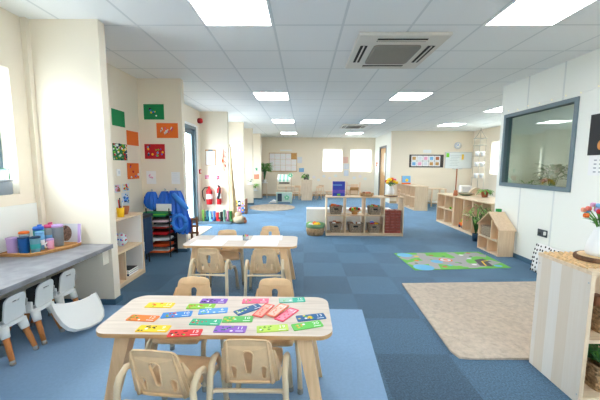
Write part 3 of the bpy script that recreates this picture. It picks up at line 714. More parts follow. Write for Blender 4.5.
# ------------------------------------------------------------------ paper rack, aprons
t = thing('paper_rack', 'black wire rack of paper trays against the second pillar', 'rack', (-2.03, 4.30, 0))
b = MB(BLACK)
for x in (-.16, .16):
    for y in (-.1, .12): b.tube([(x, y, 0), (x, y, .73 if y > 0 else .69)], .008, BLACK, 6)
b.box((-.17, .118, .02), (.17, .124, .70)); b.build('frame', t)
for k in range(7):
    b = MB(BLACK); z = .06+.086*k; b.box((-.155, -.1, z), (.155, .115, z+.006)); b.tube([(-.155, -.1, z+.01), (.155, -.1, z+.01)], .005, BLACK, 5); b.build('tray', t)
pcols = [(ORANGE, 'orange paper in the lowest tray of the black rack'), (mat('orange2', (226, 90, 40), .7), 'deep orange paper in the second lowest tray'), (PAPER, 'white paper in the third lowest tray'), (RED, 'red paper in the middle tray of the black rack'), (mat('brick_red', (170, 50, 40), .7), 'brick red paper in the tray below the white and pink sheets'), (mat('pinkish', (236, 214, 214), .7), 'white and pink sheets in the second tray from the top')]
for k, (m, l) in enumerate(pcols):
    z = .067+.086*k; b = MB(m); rr = random.Random(k)
    for q in range(5): b.M = Tr((-2.03, 4.30, 0)) @ Rz(rr.uniform(-.13, .13)); b.box((-.13, -.12+.006*q, z+.0055*q), (.13, .09, z+.004+.0055*q), m if q < 4 or k % 2 else PAPER)
    tag(b.build('paper_stack'), l, 'paper', 'paper in the rack trays')
b = MB(GREEN); b.M = Tr((-2.09, 4.28, .584)) @ Rz(.1)
for q, m in enumerate((GREEN, mat('green3', (60, 170, 90), .6), LIME, GREEN)): b.box((-.17, -.14+.01*q, .011*q), (.17, .1, .009+.011*q), m)
tag(b.build('card_stack'), 'green card stack on the top tray of the black rack', 'card')
sheet_y('notice_card', -2.12, -1.90, .632, .735, 4.36, PAPER, 'white card standing at the back of the rack top', 'card', th=.006)
t = thing('storage_bag', 'dark blue hanging bag with a white label between shelf and rack', 'bag', (-2.15, 3.98, 0))
b = MB(NAVY); b.box((-.1, -.12, .12), (.1, .12, .62), NAVY, .03); b.build('bag', t)
b = MB(BLACK); b.box((-.105, -.13, .6), (.105, .13, .64), BLACK, .01); b.build('rim', t)
b = MB(BLACK); b.tube([(-.09, 0, .12), (-.09, 0, .002)], .01); b.tube([(.09, 0, .12), (.09, 0, .002)], .01); b.tube([(0, .1, .12), (0, .1, .002)], .01); b.build('leg', t)
b = MB(PAPER); b.box((.02, -.1215, .18), (.095, -.119, .3)); b.build('label', t)
b = MB(BLACK); b.box((-2.33, 4.43, .74), (-2.27, 4.469, .83), BLACK, .004); b.tube([(-2.27, 4.45, .8), (-2.15, 4.44, .81), (-2.02, 4.43, .79)], .006, BLACK, 6); tag(b.build('wall_bracket'), 'small black bracket with an arm on the pillar left of the aprons', 'bracket')
def apron(x, y, z0, z1, w, seed, lab, tilt=0, sag=.06):
    t = thing('apron', lab, 'apron', (x, y, 0), 0, 'blue aprons on the hooks'); rr = random.Random(seed)
    n, mrows = 14, 12; vs = []
    for s_ in (0, 1):
        for i in range(mrows+1):
            f = i/mrows; z = z1-(z1-z0)*f; wd = w*(.42+.58*min(1, f*1.5)**.7)*(1-.25*max(0, f-.75)*4*.6)
            for k in range(n+1):
                u = k/n*2-1
                vs.append((u*wd/2+tilt*f, -.045-.03*math.cos(u*1.3)*math.sin(f*2.6)-.026*math.sin(k*1.6+seed+2*f)+s_*.03, z-sag*(1-u*u)*f*.4+.02*math.sin(k*2+seed)*f))
    N = (mrows+1)*(n+1); fs = []
    for i in range(mrows):
        for k in range(n):
            a = i*(n+1)+k; fs += [[a, a+1, a+n+2, a+n+1], [N+a, N+a+n+1, N+a+n+2, N+a+1]]
    b = MB(BLUE); b.add(vs, fs, BLUE, True); b.build('cloth', t)
    b = MB(LBLUE); b.tube([(-.02, -.02, z1-.02), (0, -.005, z1+.03), (.02, -.02, z1-.02)], .004, LBLUE, 6); b.build('neck_loop', t)
    b = MB(STEEL); b.tube([(0, .01, z1+.025), (0, -.02, z1+.025), (0, -.03, z1+.04)], .006, STEEL, 6); b.build('hook', t)
apron(-2.215, 4.455, .67, .90, .20, 1, 'small blue apron hanging leftmost above the paper rack', -.0)
apron(-2.02, 4.455, .66, .91, .22, 4, 'blue apron hanging in the middle above the paper rack', -.02)
apron(-1.86, 4.44, .32, .92, .31, 2, 'large blue apron hanging low at the right edge of the pillar', .09)
b = MB(mat('apron_blue', (70, 150, 240), .5))
b.tube([(-1.80+.10*math.cos(a), 4.37, .46+.11*math.sin(a)) for a in [2*PI*k/16 for k in range(17)]], .032, None, 8)
b.tube([(-1.87, 4.36, .88), (-1.76, 4.35, .76), (-1.66, 4.34, .66)], [.03, .045, .035], None, 8)
tag(b.build('rolled_apron'), 'bright blue rolled plastic apron looped over the large hanging apron', 'apron')

# brown wooden stand, doormat
t = thing('wooden_stand', 'brown notched wooden chair back beside the rear table corner', 'stand', (-1.82, 5.02, 0))
for x in (-.045, .045):
    b = MB(DARKW); b.box((x-.016, -.02, 0), (x+.016, .02, .42+.02*(x > 0)), DARKW, .005); b.build('post', t)
for z in (.16, .27, .385):
    b = MB(DARKW); b.box((-.09, -.034, z), (.08, -.02, z+.035), DARKW, .004); b.build('rail', t)
o = B((-2.30, 5.25, .0005), (-1.92, 6.35, .012), mat('cream_mat', (190, 178, 162), .95, noise=.1, nscale=40), 'door_mat'); tag(o, 'cream rectangular mat on the carpet by the glazed door', 'mat')

# ------------------------------------------------------------------ third pillar: extinguishers, clipboard, boots
Y3 = 7.1
def extinguisher(x, h, r, gas, lab):
    t = thing('fire_extinguisher', lab, 'fire extinguisher', (x, Y3-.085, .40), 0, 'fire extinguishers on the pillar')
    b = MB(RED); b.lathe([(r*.9, 0), (r, .01), (r, h*.72), (r*.75, h*.8), (r*.3, h*.84), (r*.3, h*.88)], m=RED, seg=18); b.build('cylinder', t)
    b = MB(BLACK if gas else RED); b.box((-.02, -.02, h*.88), (.02, .02, h*.93), None, .005); b.box((-.015, -.07, h*.92), (.015, .02, h*.96), None, .004); b.build('valve', t)
    b = MB(BLACK)
    if gas: b.tube([(.02, 0, h*.9), (.05, -.06, h*.8), (.03, -.085, h*.55), (0, -.085, h*.3)], [.012, .018, .026, .032], BLACK, 8)
    else: b.tube([(-.02, 0, h*.9), (-.1, -.02, h*.88), (-.15, -.03, h*.7), (-.14, -.03, h*.4), (-.1, -.03, h*.18)], .011, BLACK, 8)
    b.build('hose', t)
    b = MB(PAPER); b.lathe([(r*1.01, h*.3), (r*1.01, h*.55)], m=PAPER, seg=18, caps=False); b.build('label', t)
    b = MB(STEEL); b.box((-.03, .05, h*.4), (.03, .085, h*.6)); b.build('wall_bracket', t)
extinguisher(-2.175, .43, .068, False, 'red fire extinguisher with a looped black hose, left one on the pillar')
extinguisher(-1.955, .46, .05, True, 'slimmer red fire extinguisher with a black horn, right one on the pillar')
t = thing('clipboard', 'white clipboard of paper hanging on the pillar above the extinguishers', 'clipboard', (-2.145, Y3, 1.29))
B((-.12, -.008, 0), (.12, 0, .36), CORK, 'board', t); B((-.108, -.012, .01), (.1, -.008, .33), PAPER, 'paper', t); B((-.05, -.022, .325), (.05, -.008, .352), DGREY, 'clip', t)
sheet_y('notice_sheet', -2.21, -2.12, 1.095, 1.23, Y3, PAPER, 'small white notice just under the clipboard', 'notice', lines(GREYP, 4))
sheet_y('notice_sheet', -2.29, -2.20, .98, 1.07, Y3, LPINK, 'tiny red and white sign above the left extinguisher', 'notice', dots((RED,), 4, .015, 4))
sheet_y('notice_sheet', -2.03, -1.95, .97, 1.06, Y3, LPINK, 'tiny red and white sign above the right extinguisher', 'notice', dots((RED,), 4, .015, 6))
t = thing('call_point', 'red fire call point with a white square on the wall by the glazed door', 'call point', (XL, 6.97, 1.10))
B((0, -.05, 0), (.03, .05, .1), RED, 'box', t, bev=.005); B((.03, -.03, .02), (.033, .03, .08), PAPER, 'press_square', t)
t = thing('fire_alarm_sounder', 'round red fire alarm sounder high beside the glazed door', 'alarm', (XL, 6.97, 2.275))
b = MB(REDD); b.M = Ry(PI/2); b.lathe([(.05, 0), (.06, .02), (.06, .06)], m=REDD, seg=16); b.build('base', t)
b = MB(RED); b.M = Ry(PI/2); b.lathe([(.058, .06), (.05, .09), (.03, .1)], m=RED, seg=16); b.build('horn', t)
b = MB(ORANGE); rr = random.Random(5)
for k in range(12): b.leaf((-1.85+.02*math.sin(k), Y3-.01, 1.62-.036*k), (math.cos(k*2.2), -.1, -.6), .08, .035, ORANGE if k % 3 else RED, .1)
b.tube([(-1.85, Y3-.004, 1.66), (-1.86, Y3-.012, 1.4), (-1.84, Y3-.012, 1.18)], .003, ORANGE, 5)
tag(b.build('paper_garland'), 'orange paper streamer hanging on the right of the pillar with the clipboard', 'decoration')
t = thing('boot_tray', 'low grey tray of boots at the foot of the third pillar', 'tray', (-1.975, 6.86, 0))
B((-.36, -.17, .001), (.36, .17, .02), DGREY, 'base', t); B((-.36, -.172, .02), (.36, -.16, .06), DGREY, 'lip', t); B((-.36, .16, .02), (.36, .172, .10), DGREY, 'rail', t)
def boot(x, y, a, m, sole, h, lab):
    t = thing('rain_boot', lab, 'boot', (x, y, .0205), a, 'boots on the boot tray')
    b = MB(m); b.lathe([(.036, .025), (.036, .1), (.042, h-.01), (.045, h), (.038, h)], (0, 0, 0), m, 12); b.ball((0, -.05, .035), (.036, .075, .032), m, 10, 6); b.build('shaft', t)
    b = MB(sole); b.prism(oval(0, -.04, .038, .088, 12), (.001, .014), m=sole); b.build('sole', t); t.scale = (.76, .8, .95)
bl = [(-2.28, mat('boot_lime', (122, 160, 70), .6), GREEN, .24, 'lime boot at the left end of the boot tray'), (-2.20, mat('boot_teal', (50, 110, 120), .6), NAVY, .22, 'teal boot second from the left on the boot tray'), (-2.12, LBLUE, BLUE, .21, 'light blue boot in the left half of the boot tray'), (-2.04, mat('mid_blue', (90, 130, 200), .5), NAVY, .21, 'mid blue boot next to the red boot'), (-1.955, RED, BLACK, .19, 'red boot in the middle of the boot tray'), (-1.875, BLACK, REDD, .2, 'black boot right of the red boot'), (-1.80, mat('sage', (92, 130, 112), .6), GREEN, .25, 'tall sage green boot right of the black boot'), (-1.725, mat('boot_pink', (206, 140, 170), .6), PINK, .22, 'pink boot second from the right on the boot tray'), (-1.655, LEAFD, BLACK, .22, 'dark green boot at the right end of the boot tray')]
for k, (x, m, s_, h, lab) in enumerate(bl): boot(x, 6.87+.03*(k % 2), (.5, -.4, .7, -.6, .9, -.3, .4, -.8, .5)[k], m, s_, h*1.18, lab)

# draped tan cloth, sack, soft toy
t = thing('draped_canopy', 'tall tan cloth canopy gathered against the third pillar', 'canopy', (-1.645, 6.98, 0))
b = MB(TAN); vs = []; n = 18; rows = 14
for i in range(rows+1):
    f = i/rows; z = 1.70*(1-f)+.004; r = .012+.085*f**1.1
    for k in range(n):
        a = 2*PI*k/n; q = r*(1+.16*math.sin(5*a+2*f)); vs.append((.055*f**1.3+q*math.cos(a)*.95-.02, q*math.sin(a), z))
b.add(vs, [[i*n+k, i*n+(k+1) % n, (i+1)*n+(k+1) % n, (i+1)*n+k] for i in range(rows) for k in range(n)]+[list(range(n))], TAN, True); b.build('cloth', t)
b = MB(DARKW); b.tube([(-.02, 0, 1.68), (-.03, 0, 1.76)], .008); b.build('pole_tip', t)
t = thing('cloth_sack', 'rumpled cream sack slumped on the floor by the canopy', 'sack', (-1.44, 6.78, 0))
b = MB(TAN); SACK = mat('cream_sack', (190, 170, 142), .9); b = MB(SACK); b.ball((0, 0, .09), (.14, .12, .09), SACK, 14, 10); b.ball((-.03, .03, .19), (.08, .08, .08), SACK, 12, 8); b.ball((.06, -.04, .1), (.07, .07, .09), SACK, 12, 8); b.build('sack', t)
b = MB(TERRA); b.ball((.13, -.03, .06), (.04, .04, .05), TERRA); b.ball((.13, -.05, .125), .032, TERRA); b.build('soft_toy_peeping', t)

# book rack beyond the third pillar
t = thing('book_rack', 'low wooden book rack between the third and fourth pillars', 'rack', (-1.76, 8.25, 0))
for x in (-.2, .2): B((x-.01, -.12, 0), (x+.01, .12, .40), DARKW, 'side_panel', t)
for z in (.02, .2): B((-.19, -.11, z), (.19, .11, z+.015), DARKW, 'shelf_board', t)
for k in range(8):
    m = (LBLUE, WHITE, PINK, BLUE, WHITE, YELLOW, NAVY, LILAC)[k]; r = k//4; x = -.14+.085*(k % 4)
    b = MB(m); b.box((-1.76+x-.035, 8.15+.01*(k % 3), .2165-.18*(1-r)+.0), (-1.76+x+.035, 8.17+.01*(k % 3), .2165-.18*(1-r)+.15), m, .002)
    b.box((-1.76+x-.02, 8.1485+.01*(k % 3), .26-.18*(1-r)), (-1.76+x+.02, 8.1505+.01*(k % 3), .31-.18*(1-r)), (ORANGE, NAVY, WHITE, YELLOW)[k % 4])
    tag(b.build('picture_book'), '%s picture book on the %s shelf of the low book rack' % (('light blue', 'white first', 'pink', 'royal blue', 'white lower', 'yellow', 'navy', 'lilac')[k], ('lower', 'upper')[r]), 'book', 'picture books in the low rack')
sheet_y('wall_picture', -1.96, -1.86, .42, .81, 8.76, mat('grey_print', (186, 188, 190), .7), 'tall grey picture on the fourth pillar above the book rack', 'picture', lines(PAPER, 5))

# plants between the pillars
def bush(name, lab, base, pot_r, pot_h, potm, n, R, zc, L, w, lm, seed, cat='plant', stems=True, up=.3, droop=.3):
    t = thing(name, lab, cat, base); rr = random.Random(seed)
    if pot_r:
        b = MB(potm); b.lathe([(pot_r*.75, 0), (pot_r, pot_h), (pot_r*.88, pot_h), (pot_r*.8, pot_h*.85)], m=potm); b.build('pot', t)
    b = MB(lm); tips = []
    for k in range(n):
        a = rr.uniform(0, 2*PI); e = rr.uniform(-.5, 1); q = R*rr.uniform(.25, .8)
        p = (q*math.cos(a), q*math.sin(a), zc+R*1.1*e*.8); tips.append(p)
        b.leaf(p, (math.cos(a), math.sin(a), up*rr.uniform(-.3, 1.6)), L*rr.uniform(.7, 1.2), w, lm, droop)
    b.build('foliage', t)
    if stems:
        b = MB(LEAFD)
        for p in tips[::3]: b.tube([(0, 0, pot_h*.8 if pot_r else zc-R*.3), (p[0]*.5, p[1]*.5, (zc+p[2])/2-.03), p], .004, LEAFD, 5)
        b.build('stem', t)
    return t
bush('potted_plant', 'bushy green plant in a hanging pot on the far left pillar', (-1.86, 11.68, .36), .06, .08, WHITE, 46, .10, .16, .10, .05, LIME, 3)
B((-1.95, 11.62, .34), (-1.76, 11.8, .359), WHITE, 'wall_shelf'); tag(bpy.data.objects['wall_shelf'], 'tiny white shelf holding the plant on the far left pillar', 'shelf')
bush('potted_plant', 'tall dark leafy plant on a stand in the far left corner', (-1.60, 12.4, .62), .09, .12, WHITE, 170, .24, .56, .2, .095, LEAF, 4)
t = thing('plant_stand', 'spindly white plant stand in the far left corner', 'stand', (-1.60, 12.4, 0))
B((-.12, -.12, .6), (.12, .12, .618), WHITE, 'top', t)
for x in (-.1, .1):
    for y in (-.1, .1): 
        b = MB(BIRCHZ); b.tube([(x, y, 0), (x*.8, y*.8, .6)], .01); b.build('leg', t)
bush('trailing_plant', 'small trailing plant peeping past the fourth pillar', (-1.74, 10.0, .70), .04, .06, WHITE, 26, .08, .1, .07, .03, LEAFD, 9)
B((-1.85, 9.9, .68), (-1.66, 10.19, .699), WHITE, 'wall_shelf'); tag(bpy.data.objects['wall_shelf.001'], 'tiny white shelf on the fifth pillar holding a trailing plant', 'shelf')
sheet_y('pillar_sign', -1.92, -1.73, .79, .97, 11.8, mat('salmon_sign', (226, 150, 120), .7), 'salmon sign with white stripes on the far left pillar', 'sign', lines(PAPER, 3))
sheet_y('pillar_sign', -1.86, -1.78, 1.1, 1.22, 11.8, MINT, 'mint green round cut-out above the salmon sign', 'sign', dots((GREEN,), 5, .02, 2))

# ------------------------------------------------------------------ far end of the room
b = MB(RUGR); b.prism(oval(-.98, 9.5, .70, .78, 40), (.0005, .012)); tag(b.build('round_rug'), 'round beige rug on the blue carpet in front of the play stall', 'rug')
t = thing('play_stall', 'pale green market stall toy with striped awning at the far end', 'toy stall', (-.69, 10.6, 0))
b = MB(SLATE); b.box((-.27, -.1, .06), (.27, .18, .38), SLATE, .01); b.build('counter', t)
B((-.22, -.108, .08), (-.07, -.1, .35), mat('chalk', (50, 62, 74), .8), 'chalk_panel', t)
b = MB(GREEN)
for k in range(5): a = 2*PI*k/5+.3; b.ball((.1+.055*math.cos(a), -.104, .215+.055*math.sin(a)), (.034, .006, .034), mat('stall_green', (110, 190, 150), .6), 10, 6)
b.ball((.1, -.105, .215), (.024, .008, .024), WHITE, 8, 6); b.build('flower_emblem', t)
for x in (-.25, .25): B((x-.014, .1, .38), (x+.014, .13, 1.0), BIRCHZ, 'post', t)
for x in (-.24, .24):
    for y in (-.08, .16): B((x-.02, y-.02, .001), (x+.02, y+.02, .06), SLATE, 'foot', t)
for k in range(7):
    x0 = -.22+.44*k/7; b = MB(); m = (WHITE, mat('mint2', (150, 215, 195), .6))[k % 2]
    b.prism([(-.14, .82), (.1, .98), (.1, .995), (-.15, .835), (-.15, .76), (-.14, .76)], (x0, x0+.063), 'yz', m); b.build('awning_strip', t)
b = MB(MINT)
for k in range(6): a = 2*PI*k/6; b.ball((.22+.05*math.cos(a), -.02, .97+.05*math.sin(a)), (.03, .01, .03), mat('mint3', (120, 205, 165), .6), 8, 5)
b.build('flower_badge', t)
B((-.18, .08, .68), (.18, .13, .72), BLACK, 'sign_bar', t)
for z in (.46, .58): B((-.24, -.02, z), (.24, .12, z+.018), BIRCH, 'shelf_board', t)
b = MB(SPOT); b.prism([(-.16, 0), (.12, 0), (.1, .06), (.0, .1), (-.08, .05)], (0, .2), 'xz', SPOT); o = b.build('white_blanket'); o.location = (-1.08, 10.7, .001); tag(o, 'white cloth heap beside the left foot of the play stall', 'blanket')
t = thing('end_cabinet', 'plain pale wooden cabinet standing end-on at the far end', 'cabinet', (.10, 11.55, 0))
B((-.2, 0, .001), (.2, .018, .76), BIRCHZ, 'end_panel', t); B((-.2, .018, .001), (-.18, .8, .76), BIRCHZ, 'back_panel', t); B((-.18, .018, .05), (.2, .8, .07), BIRCH, 'bottom_panel', t); B((-.18, .018, .38), (.2, .8, .4), BIRCH, 'shelf_board', t); B((-.2, 0, .76), (.2, .8, .778), BIRCH, 'top_panel', t); B((-.18, .78, .07), (.2, .8, .76), BIRCHZ, 'end_panel', t)
bush('potted_plant', 'green plant in a grey pot on top of the end-on cabinet', (.03, 11.7, .7785), .06, .08, mat('grey_pot', (110, 108, 104), .6), 40, .1, .14, .12, .04, LEAF, 12, droop=.7)
for k, (x, lab) in enumerate(((.14, 'dark jar, left of the pair on the end-on cabinet'), (.19, 'dark jar, right of the pair on the end-on cabinet'))):
    b = MB(mat('dark_jar', (70, 66, 62), .4)); b.lathe([(.02, 0), (.024, .02), (.024, .16), (.012, .18), (.014, .2)], (x-.03, 11.62+.06*k, .7785), None, 10); tag(b.build('jar'), lab, 'jar')
def small_chair(x, y, a, lab):
    t = thing('wooden_chair', lab, 'chair', (x, y, 0), a, 'small wooden chairs at the far end')
    B((-.13, -.13, .27), (.13, .13, .288), MAPLE, 'seat', t)
    for sx in (-1, 1):
        for sy in (-1, 1):
            b = MB(MAPLE); b.tube([(sx*.11, sy*.11, .27), (sx*.14, sy*.14, 0)], .013, MAPLE, 8); b.build('leg', t)
        b = MB(MAPLE); b.tube([(sx*.11, -.12, .28), (sx*.12, -.15, .53)], .011, MAPLE, 8); b.build('back_post', t)
    b = MB(MAPLE); b.box((-.13, -.16, .45), (.13, -.145, .53), MAPLE, .005); b.build('back_rail', t)
small_chair(-.29, 11.95, 2.9, 'small wooden chair between the play stall and the end-on cabinet')
small_chair(.50, 11.95, .6, 'small wooden chair just right of the end-on cabinet')
small_chair(.62, 12.4, 2.6, 'small wooden chair nearest the far wall, right of the cabinet')
t = thing('low_table', 'low wooden play table standing behind the play stall', 'table', (-.47, 12.6, 0))
B((-.3, -.25, .45), (.3, .25, .47), MAPLE, 'tabletop', t)
for x in (-.27, .27):
    for y in (-.22, .22): B((x-.018, y-.018, .001), (x+.018, y+.018, .45), MAPLE, 'leg', t)
# cork noticeboard
t = thing('cork_noticeboard', 'large cork board covered in white sheets on the far wall', 'noticeboard', (-.91, YFAR, 1.035))
B((-.6, -.02, 0), (.6, 0, .825), CORK, 'board', t)
b = MB(BIRCH); 
for lo, hi in (((-.61, 0), (.61, .02)), ((-.61, .805), (.61, .825)), ((-.61, 0), (-.59, .825)), ((.59, 0), (.61, .825))): b.box((lo[0], -.026, lo[1]), (hi[0], -.02, hi[1]))
b.build('frame', t)
rr = random.Random(2)
for i in range(5):
    for j in range(3):
        x, z = -.575+.232*i, .045+.25*j
        if i == 4 and j == 2: continue
        b = MB(PAPER); b.box((x, -.0245, z), (x+.222, -.0205, z+.24)); 
        for q in range(4): b.box((x+.02, -.0255, z+.03+.05*q), (x+.2, -.0245, z+.037+.05*q), GREYP if (i+q) % 3 else LPINK)
        b.build('pinned_sheet', t)
sheet_y('wall_notice', -1.04, -.53, 1.93, 1.985, YFAR, PAPER, 'narrow white strip notice just above the cork board', 'notice')
sheet_y('wall_notice', -.30, -.10, 1.42, 1.675, YFAR, GREYP, 'pale square notice right beside the cork board', 'notice', lines(PAPER, 4))
sheet_y('wall_notice', -.22, -.01, 1.04, 1.205, YFAR, LBLUE, 'small light blue notice with an orange edge, right below the cork board corner', 'notice', lines(PAPER, 3))
sheet_y('wall_notice', 1.66, 1.87, 1.43, 1.685, YFAR, mat('rose_paper', (232, 190, 176), .8), 'pinkish notice between the two white window blinds', 'notice', lines(PAPER, 4))
sheet_y('wall_notice', 1.68, 1.92, 1.16, 1.40, YFAR, GREYP, 'pale grey notice just under the pinkish one between the blinds', 'notice', lines(PAPER, 4))
sheet_y('wall_notice', 1.71, 1.90, .88, 1.12, YFAR, mat('blue_paper', (205, 216, 230), .8), 'bluish notice lowest between the two window blinds', 'notice', lines(PAPER, 4))
k = 0
for x, z, m in ((.15, .75, GREYP), (.42, .82, LPINK), (.62, .7, LBLUE), (.85, .86, GREYP), (1.1, .78, mat('peach_paper', (236, 214, 196), .8)), (1.35, .88, LBLUE), (2.15, .8, GREYP), (2.4, .86, LPINK), (2.62, .76, LBLUE)):
    a = mat('pastel%d' % k, [int(v*.25+236*.75) for v in ((200, 220, 235), (235, 205, 205), (205, 225, 210))[k % 3]], .8)
    b = MB(a); b.prism(oval(0, 0, .07, .06, 12), (-.003, 0), 'xz', a); o = b.build('wall_cutout'); o.location = (x, YFAR, z)
    tag(o, 'pastel paper cut-out on the far wall, number %s from the left below the blinds' % ('one', 'two', 'three', 'four', 'five', 'six', 'seven', 'eight', 'nine')[k], 'cut-out', 'pastel cut-outs on the far wall'); k += 1
sheet_x('door_notice', 12.7, 13.0, .95, 1.5, PAPER, 'white notice with an orange corner on the wall left of the wooden door', 'notice', dots((ORANGE,), 3, .05, 2, .2, .8, .6, .9), x=2.998, th=.010)
t = thing('bench', 'low wooden bench at the foot of the far wall right of the chairs', 'bench', (1.4, 13.0, 0))
B((-.5, -.15, .22), (.5, .15, .25), MAPLE, 'seat', t); B((-.45, -.13, 0), (-.42, .13, .22), MAPLE, 'leg', t); B((.42, -.13, 0), (.45, .13, .22), MAPLE, 'leg', t)

# noticeboard wall
t = thing('dark_noticeboard', 'dark framed display board with photos on the far right wall', 'noticeboard', (4.22, YN-.004, 1.263))
B((-.585, -.015, 0), (.585, 0, .44), mat('board_dark', (70, 66, 64), .7), 'board', t)
for i in range(5):
    for j in range(2):
        b = MB(PAPER); x, z = -.52+.2*i, .04+.185*j; b.box((x, -.019, z), (x+.19, -.0155, z+.175)); b.box((x+.03, -.02, z+.03), (x+.15, -.019, z+.14), (LBLUE, LPINK, GREYP, CORK, GREYP, LPINK)[(i+j*3) % 6] if i < 4 else (CORK, TERRA)[j]); b.build('pinned_photo', t)
t = thing('whiteboard', 'whiteboard with a green magnet sheet on the far right wall', 'whiteboard', (5.32, YN, 1.235))
B((-.46, -.02, 0), (.46, 0, .557), STEEL, 'frame', t); B((-.445, -.024, .015), (.445, -.02, .542), mat('wb_grey', (222, 228, 228), .3), 'writing_surface', t)
B((-.43, -.03, .38), (-.33, -.0245, .52), LIME, 'magnet_sheet', t); B((-.2, -.06, -.02), (.12, -.0, 0), STEEL, 'pen_tray', t)
b = MB(mat('scribble', (150, 160, 165), .7)); rr = random.Random(4)
for k in range(7): b.box((-.3+.02*(k % 3), -.0255, .1+.055*k), (-.05+.2*rr.random(), -.0245, .107+.055*k))
b.box((.1, -.0255, .3), (.17, -.0245, .48), YELLOW); b.build('handwriting', t)
t = thing('wall_clock', 'round white wall clock above the whiteboard', 'clock', (5.27, YN, 2.015))
b = MB(mat('clock_rim', (200, 204, 214), .3)); b.M = Rx(PI/2); b.lathe([(.115, 0), (.115, .03), (.1, .035)], seg=24); b.build('rim', t)
b = MB(PAPER); b.M = Rx(PI/2); b.lathe([(.098, .034), (.098, .037)], m=PAPER, seg=24)
for k in range(12): b.box((-.004, .07, .037), (.004, .09, .038), BLACK, T=Rz(k*PI/6))
b.build('face', t)
b = MB(BLUE); b.box((-.005, -.046, -.01), (.005, -.041, .05), BLUE); b.box((-.05, -.046, -.005), (.005, -.041, .005), BLUE); b.build('hands', t)
sheet_y('wall_notice', 4.10, 4.38, 1.76, 1.87, YN, PAPER, 'white strip notice above the dark display board', 'notice', lines(GREYP, 2))
# far unit with blue picture
def cube_unit(t, w, d, h, bays, th=.02, back=True, mz=SHELFZ, m=SHELFW):
    """bays = list of (x0, x1, [shelf heights]); front at y=0"""
    shelf_box(t, w, d, h-th, th, m, mz, back)
    for i, (x0, x1, zs) in enumerate(bays):
        if i: B((x0-th/2, .004, .05), (x0+th/2, d-.01, h-th), mz, 'divider', t)
        for z in zs: B((x0+th/2 if i else x0+th, .004, z), (x1-th/2 if i < len(bays)-1 else x1-th, d-.01, z+th), m, 'shelf_board', t)
t = thing('cube_shelf', 'pale wooden cube shelf unit standing below the dark display board', 'shelf', (3.24, 9.90, 0), math.radians(-90))
cube_unit(t, 1.8, .38, .72, [(-.9, -.45, [.37]), (-.45, 0, [.37]), (0, .45, [.37]), (.45, .9, [.37])])
t = thing('canvas_picture', 'small blue and orange canvas standing on the far cube shelf', 'picture', (3.30, 10.0, .7205), math.radians(0))
b = MB(LBLUE); b.M = Rx(-.12); b.box((-.14, 0, .001), (.14, .02, .27), LBLUE); b.build('canvas', t)
b = MB(ORANGE); b.M = Rx(-.12); b.ball((.02, -.002, .13), (.05, .004, .05), YELLOW, 10, 6); b.box((-.14, -.003, .0), (.14, 0, .05), ORANGE); b.box((-.145, -.002, 0), (-.13, .02, .27), TERRA); b.build('painting', t)
t = thing('side_table', 'low wooden table with a white cloth below the whiteboard', 'table', (4.35, 10.2, 0))
B((-.25, -.25, .56), (.25, .25, .58), MAPLE, 'tabletop', t)
for x in (-.22, .22):
    for y in (-.22, .22): B((x-.02, y-.02, .001), (x+.02, y+.02, .56), MAPLE, 'leg', t)
B((-.24, -.24, .12), (.24, .24, .14), WHITE, 'lower_shelf', t)

# ------------------------------------------------------------------ centre cube unit
CX0, CX1, CY, CH = .41, 1.835, 5.62, .73
t = thing('cube_shelf', 'open wooden cube shelf in the middle of the room full of baskets', 'shelf', ((CX0+CX1)/2, CY, 0))
w = CX1-CX0; q = w/4
cube_unit(t, w, .30, CH, [(-w/2, -w/2+q, [.37]), (-w/2+q, 0, [.37]), (0, q, [.37]), (q, w/2, [])], back=False)
def basket(x, y, z, w, d, h, lab, fills, m=GREYW, group='wicker baskets in the centre shelf'):
    t = thing('wicker_basket', lab, 'basket', (x, y, z), 0, group)
    b = MB(m); n = 4
    def ring(k): return rrect(w*k, d*k, .03, 3)
    prof = [(.8, 0), (.86, h*.3), (.94, h*.7), (1., h), (.93, h), (.86, h*.7), (.74, .01)]
    vs = [(x_, y_, z_) for k, z_ in prof for x_, y_ in ring(k)]; N = len(ring(1))
    fs = [[i*N+k, i*N+(k+1) % N, (i+1)*N+(k+1) % N, (i+1)*N+k] for i in range(len(prof)-1) for k in range(N)]+[list(range(N)), [(len(prof)-1)*N+k for k in range(N)]]
    b.add(vs, fs, m)
    for z_ in (h*.2, h*.4, h*.6, h*.8): b.tube([(p[0], p[1], z_) for p in ring(.815+.19*z_/h)+[ring(.815+.19*z_/h)[0]]], .004, m, 5)
    b.tube([(p[0], p[1], h) for p in ring(1)+[ring(1)[0]]], .008, m, 6); b.build('basket_body', t)
    b = MB(BLACK); b.box((-w*.16, -d*.5-.001, h*.62), (w*.16, -d*.46, h*.82), BLACK, .004); b.build('handle_hole', t)
    rr = random.Random(int(x*100)+int(z*100))
    for k, fm in enumerate(fills):
        b = MB(fm); cx, cy = w*.32*math.cos(k*1.9)*rr.uniform(.3, 1), d*.28*math.sin(k*1.9)
        if k % 2: b.box((cx-.03, cy-.03, h*.82), (cx+.03, cy+.03, h+.02+.012*(k % 3)), fm, .006, )
        else: b.ball((cx, cy, h*.95), (.04, .035, .035), fm, 10, 7)
        b.build('toy_piece', t)
bays = [CX0+q*(i+.5) for i in range(4)]
basket(bays[0]+.01, CY+.13, .3905, .235, .2, .15, 'grey wicker basket of red and orange toys, top left cubby of the centre shelf', (REDD, ORANGE, TERRA, RED, DARKW, ORANGE))
basket(bays[2]+.02, CY+.13, .3905, .245, .2, .15, 'grey wicker basket with green toys, third top cubby of the centre shelf', (GREEN, TERRA, LIME, ORANGE, DARKW))
basket(bays[0]+.01, CY+.13, .0505, .215, .2, .17, 'grey wicker basket with a white tag, bottom left cubby of the centre shelf', (DARKW, TERRA, WHITE))
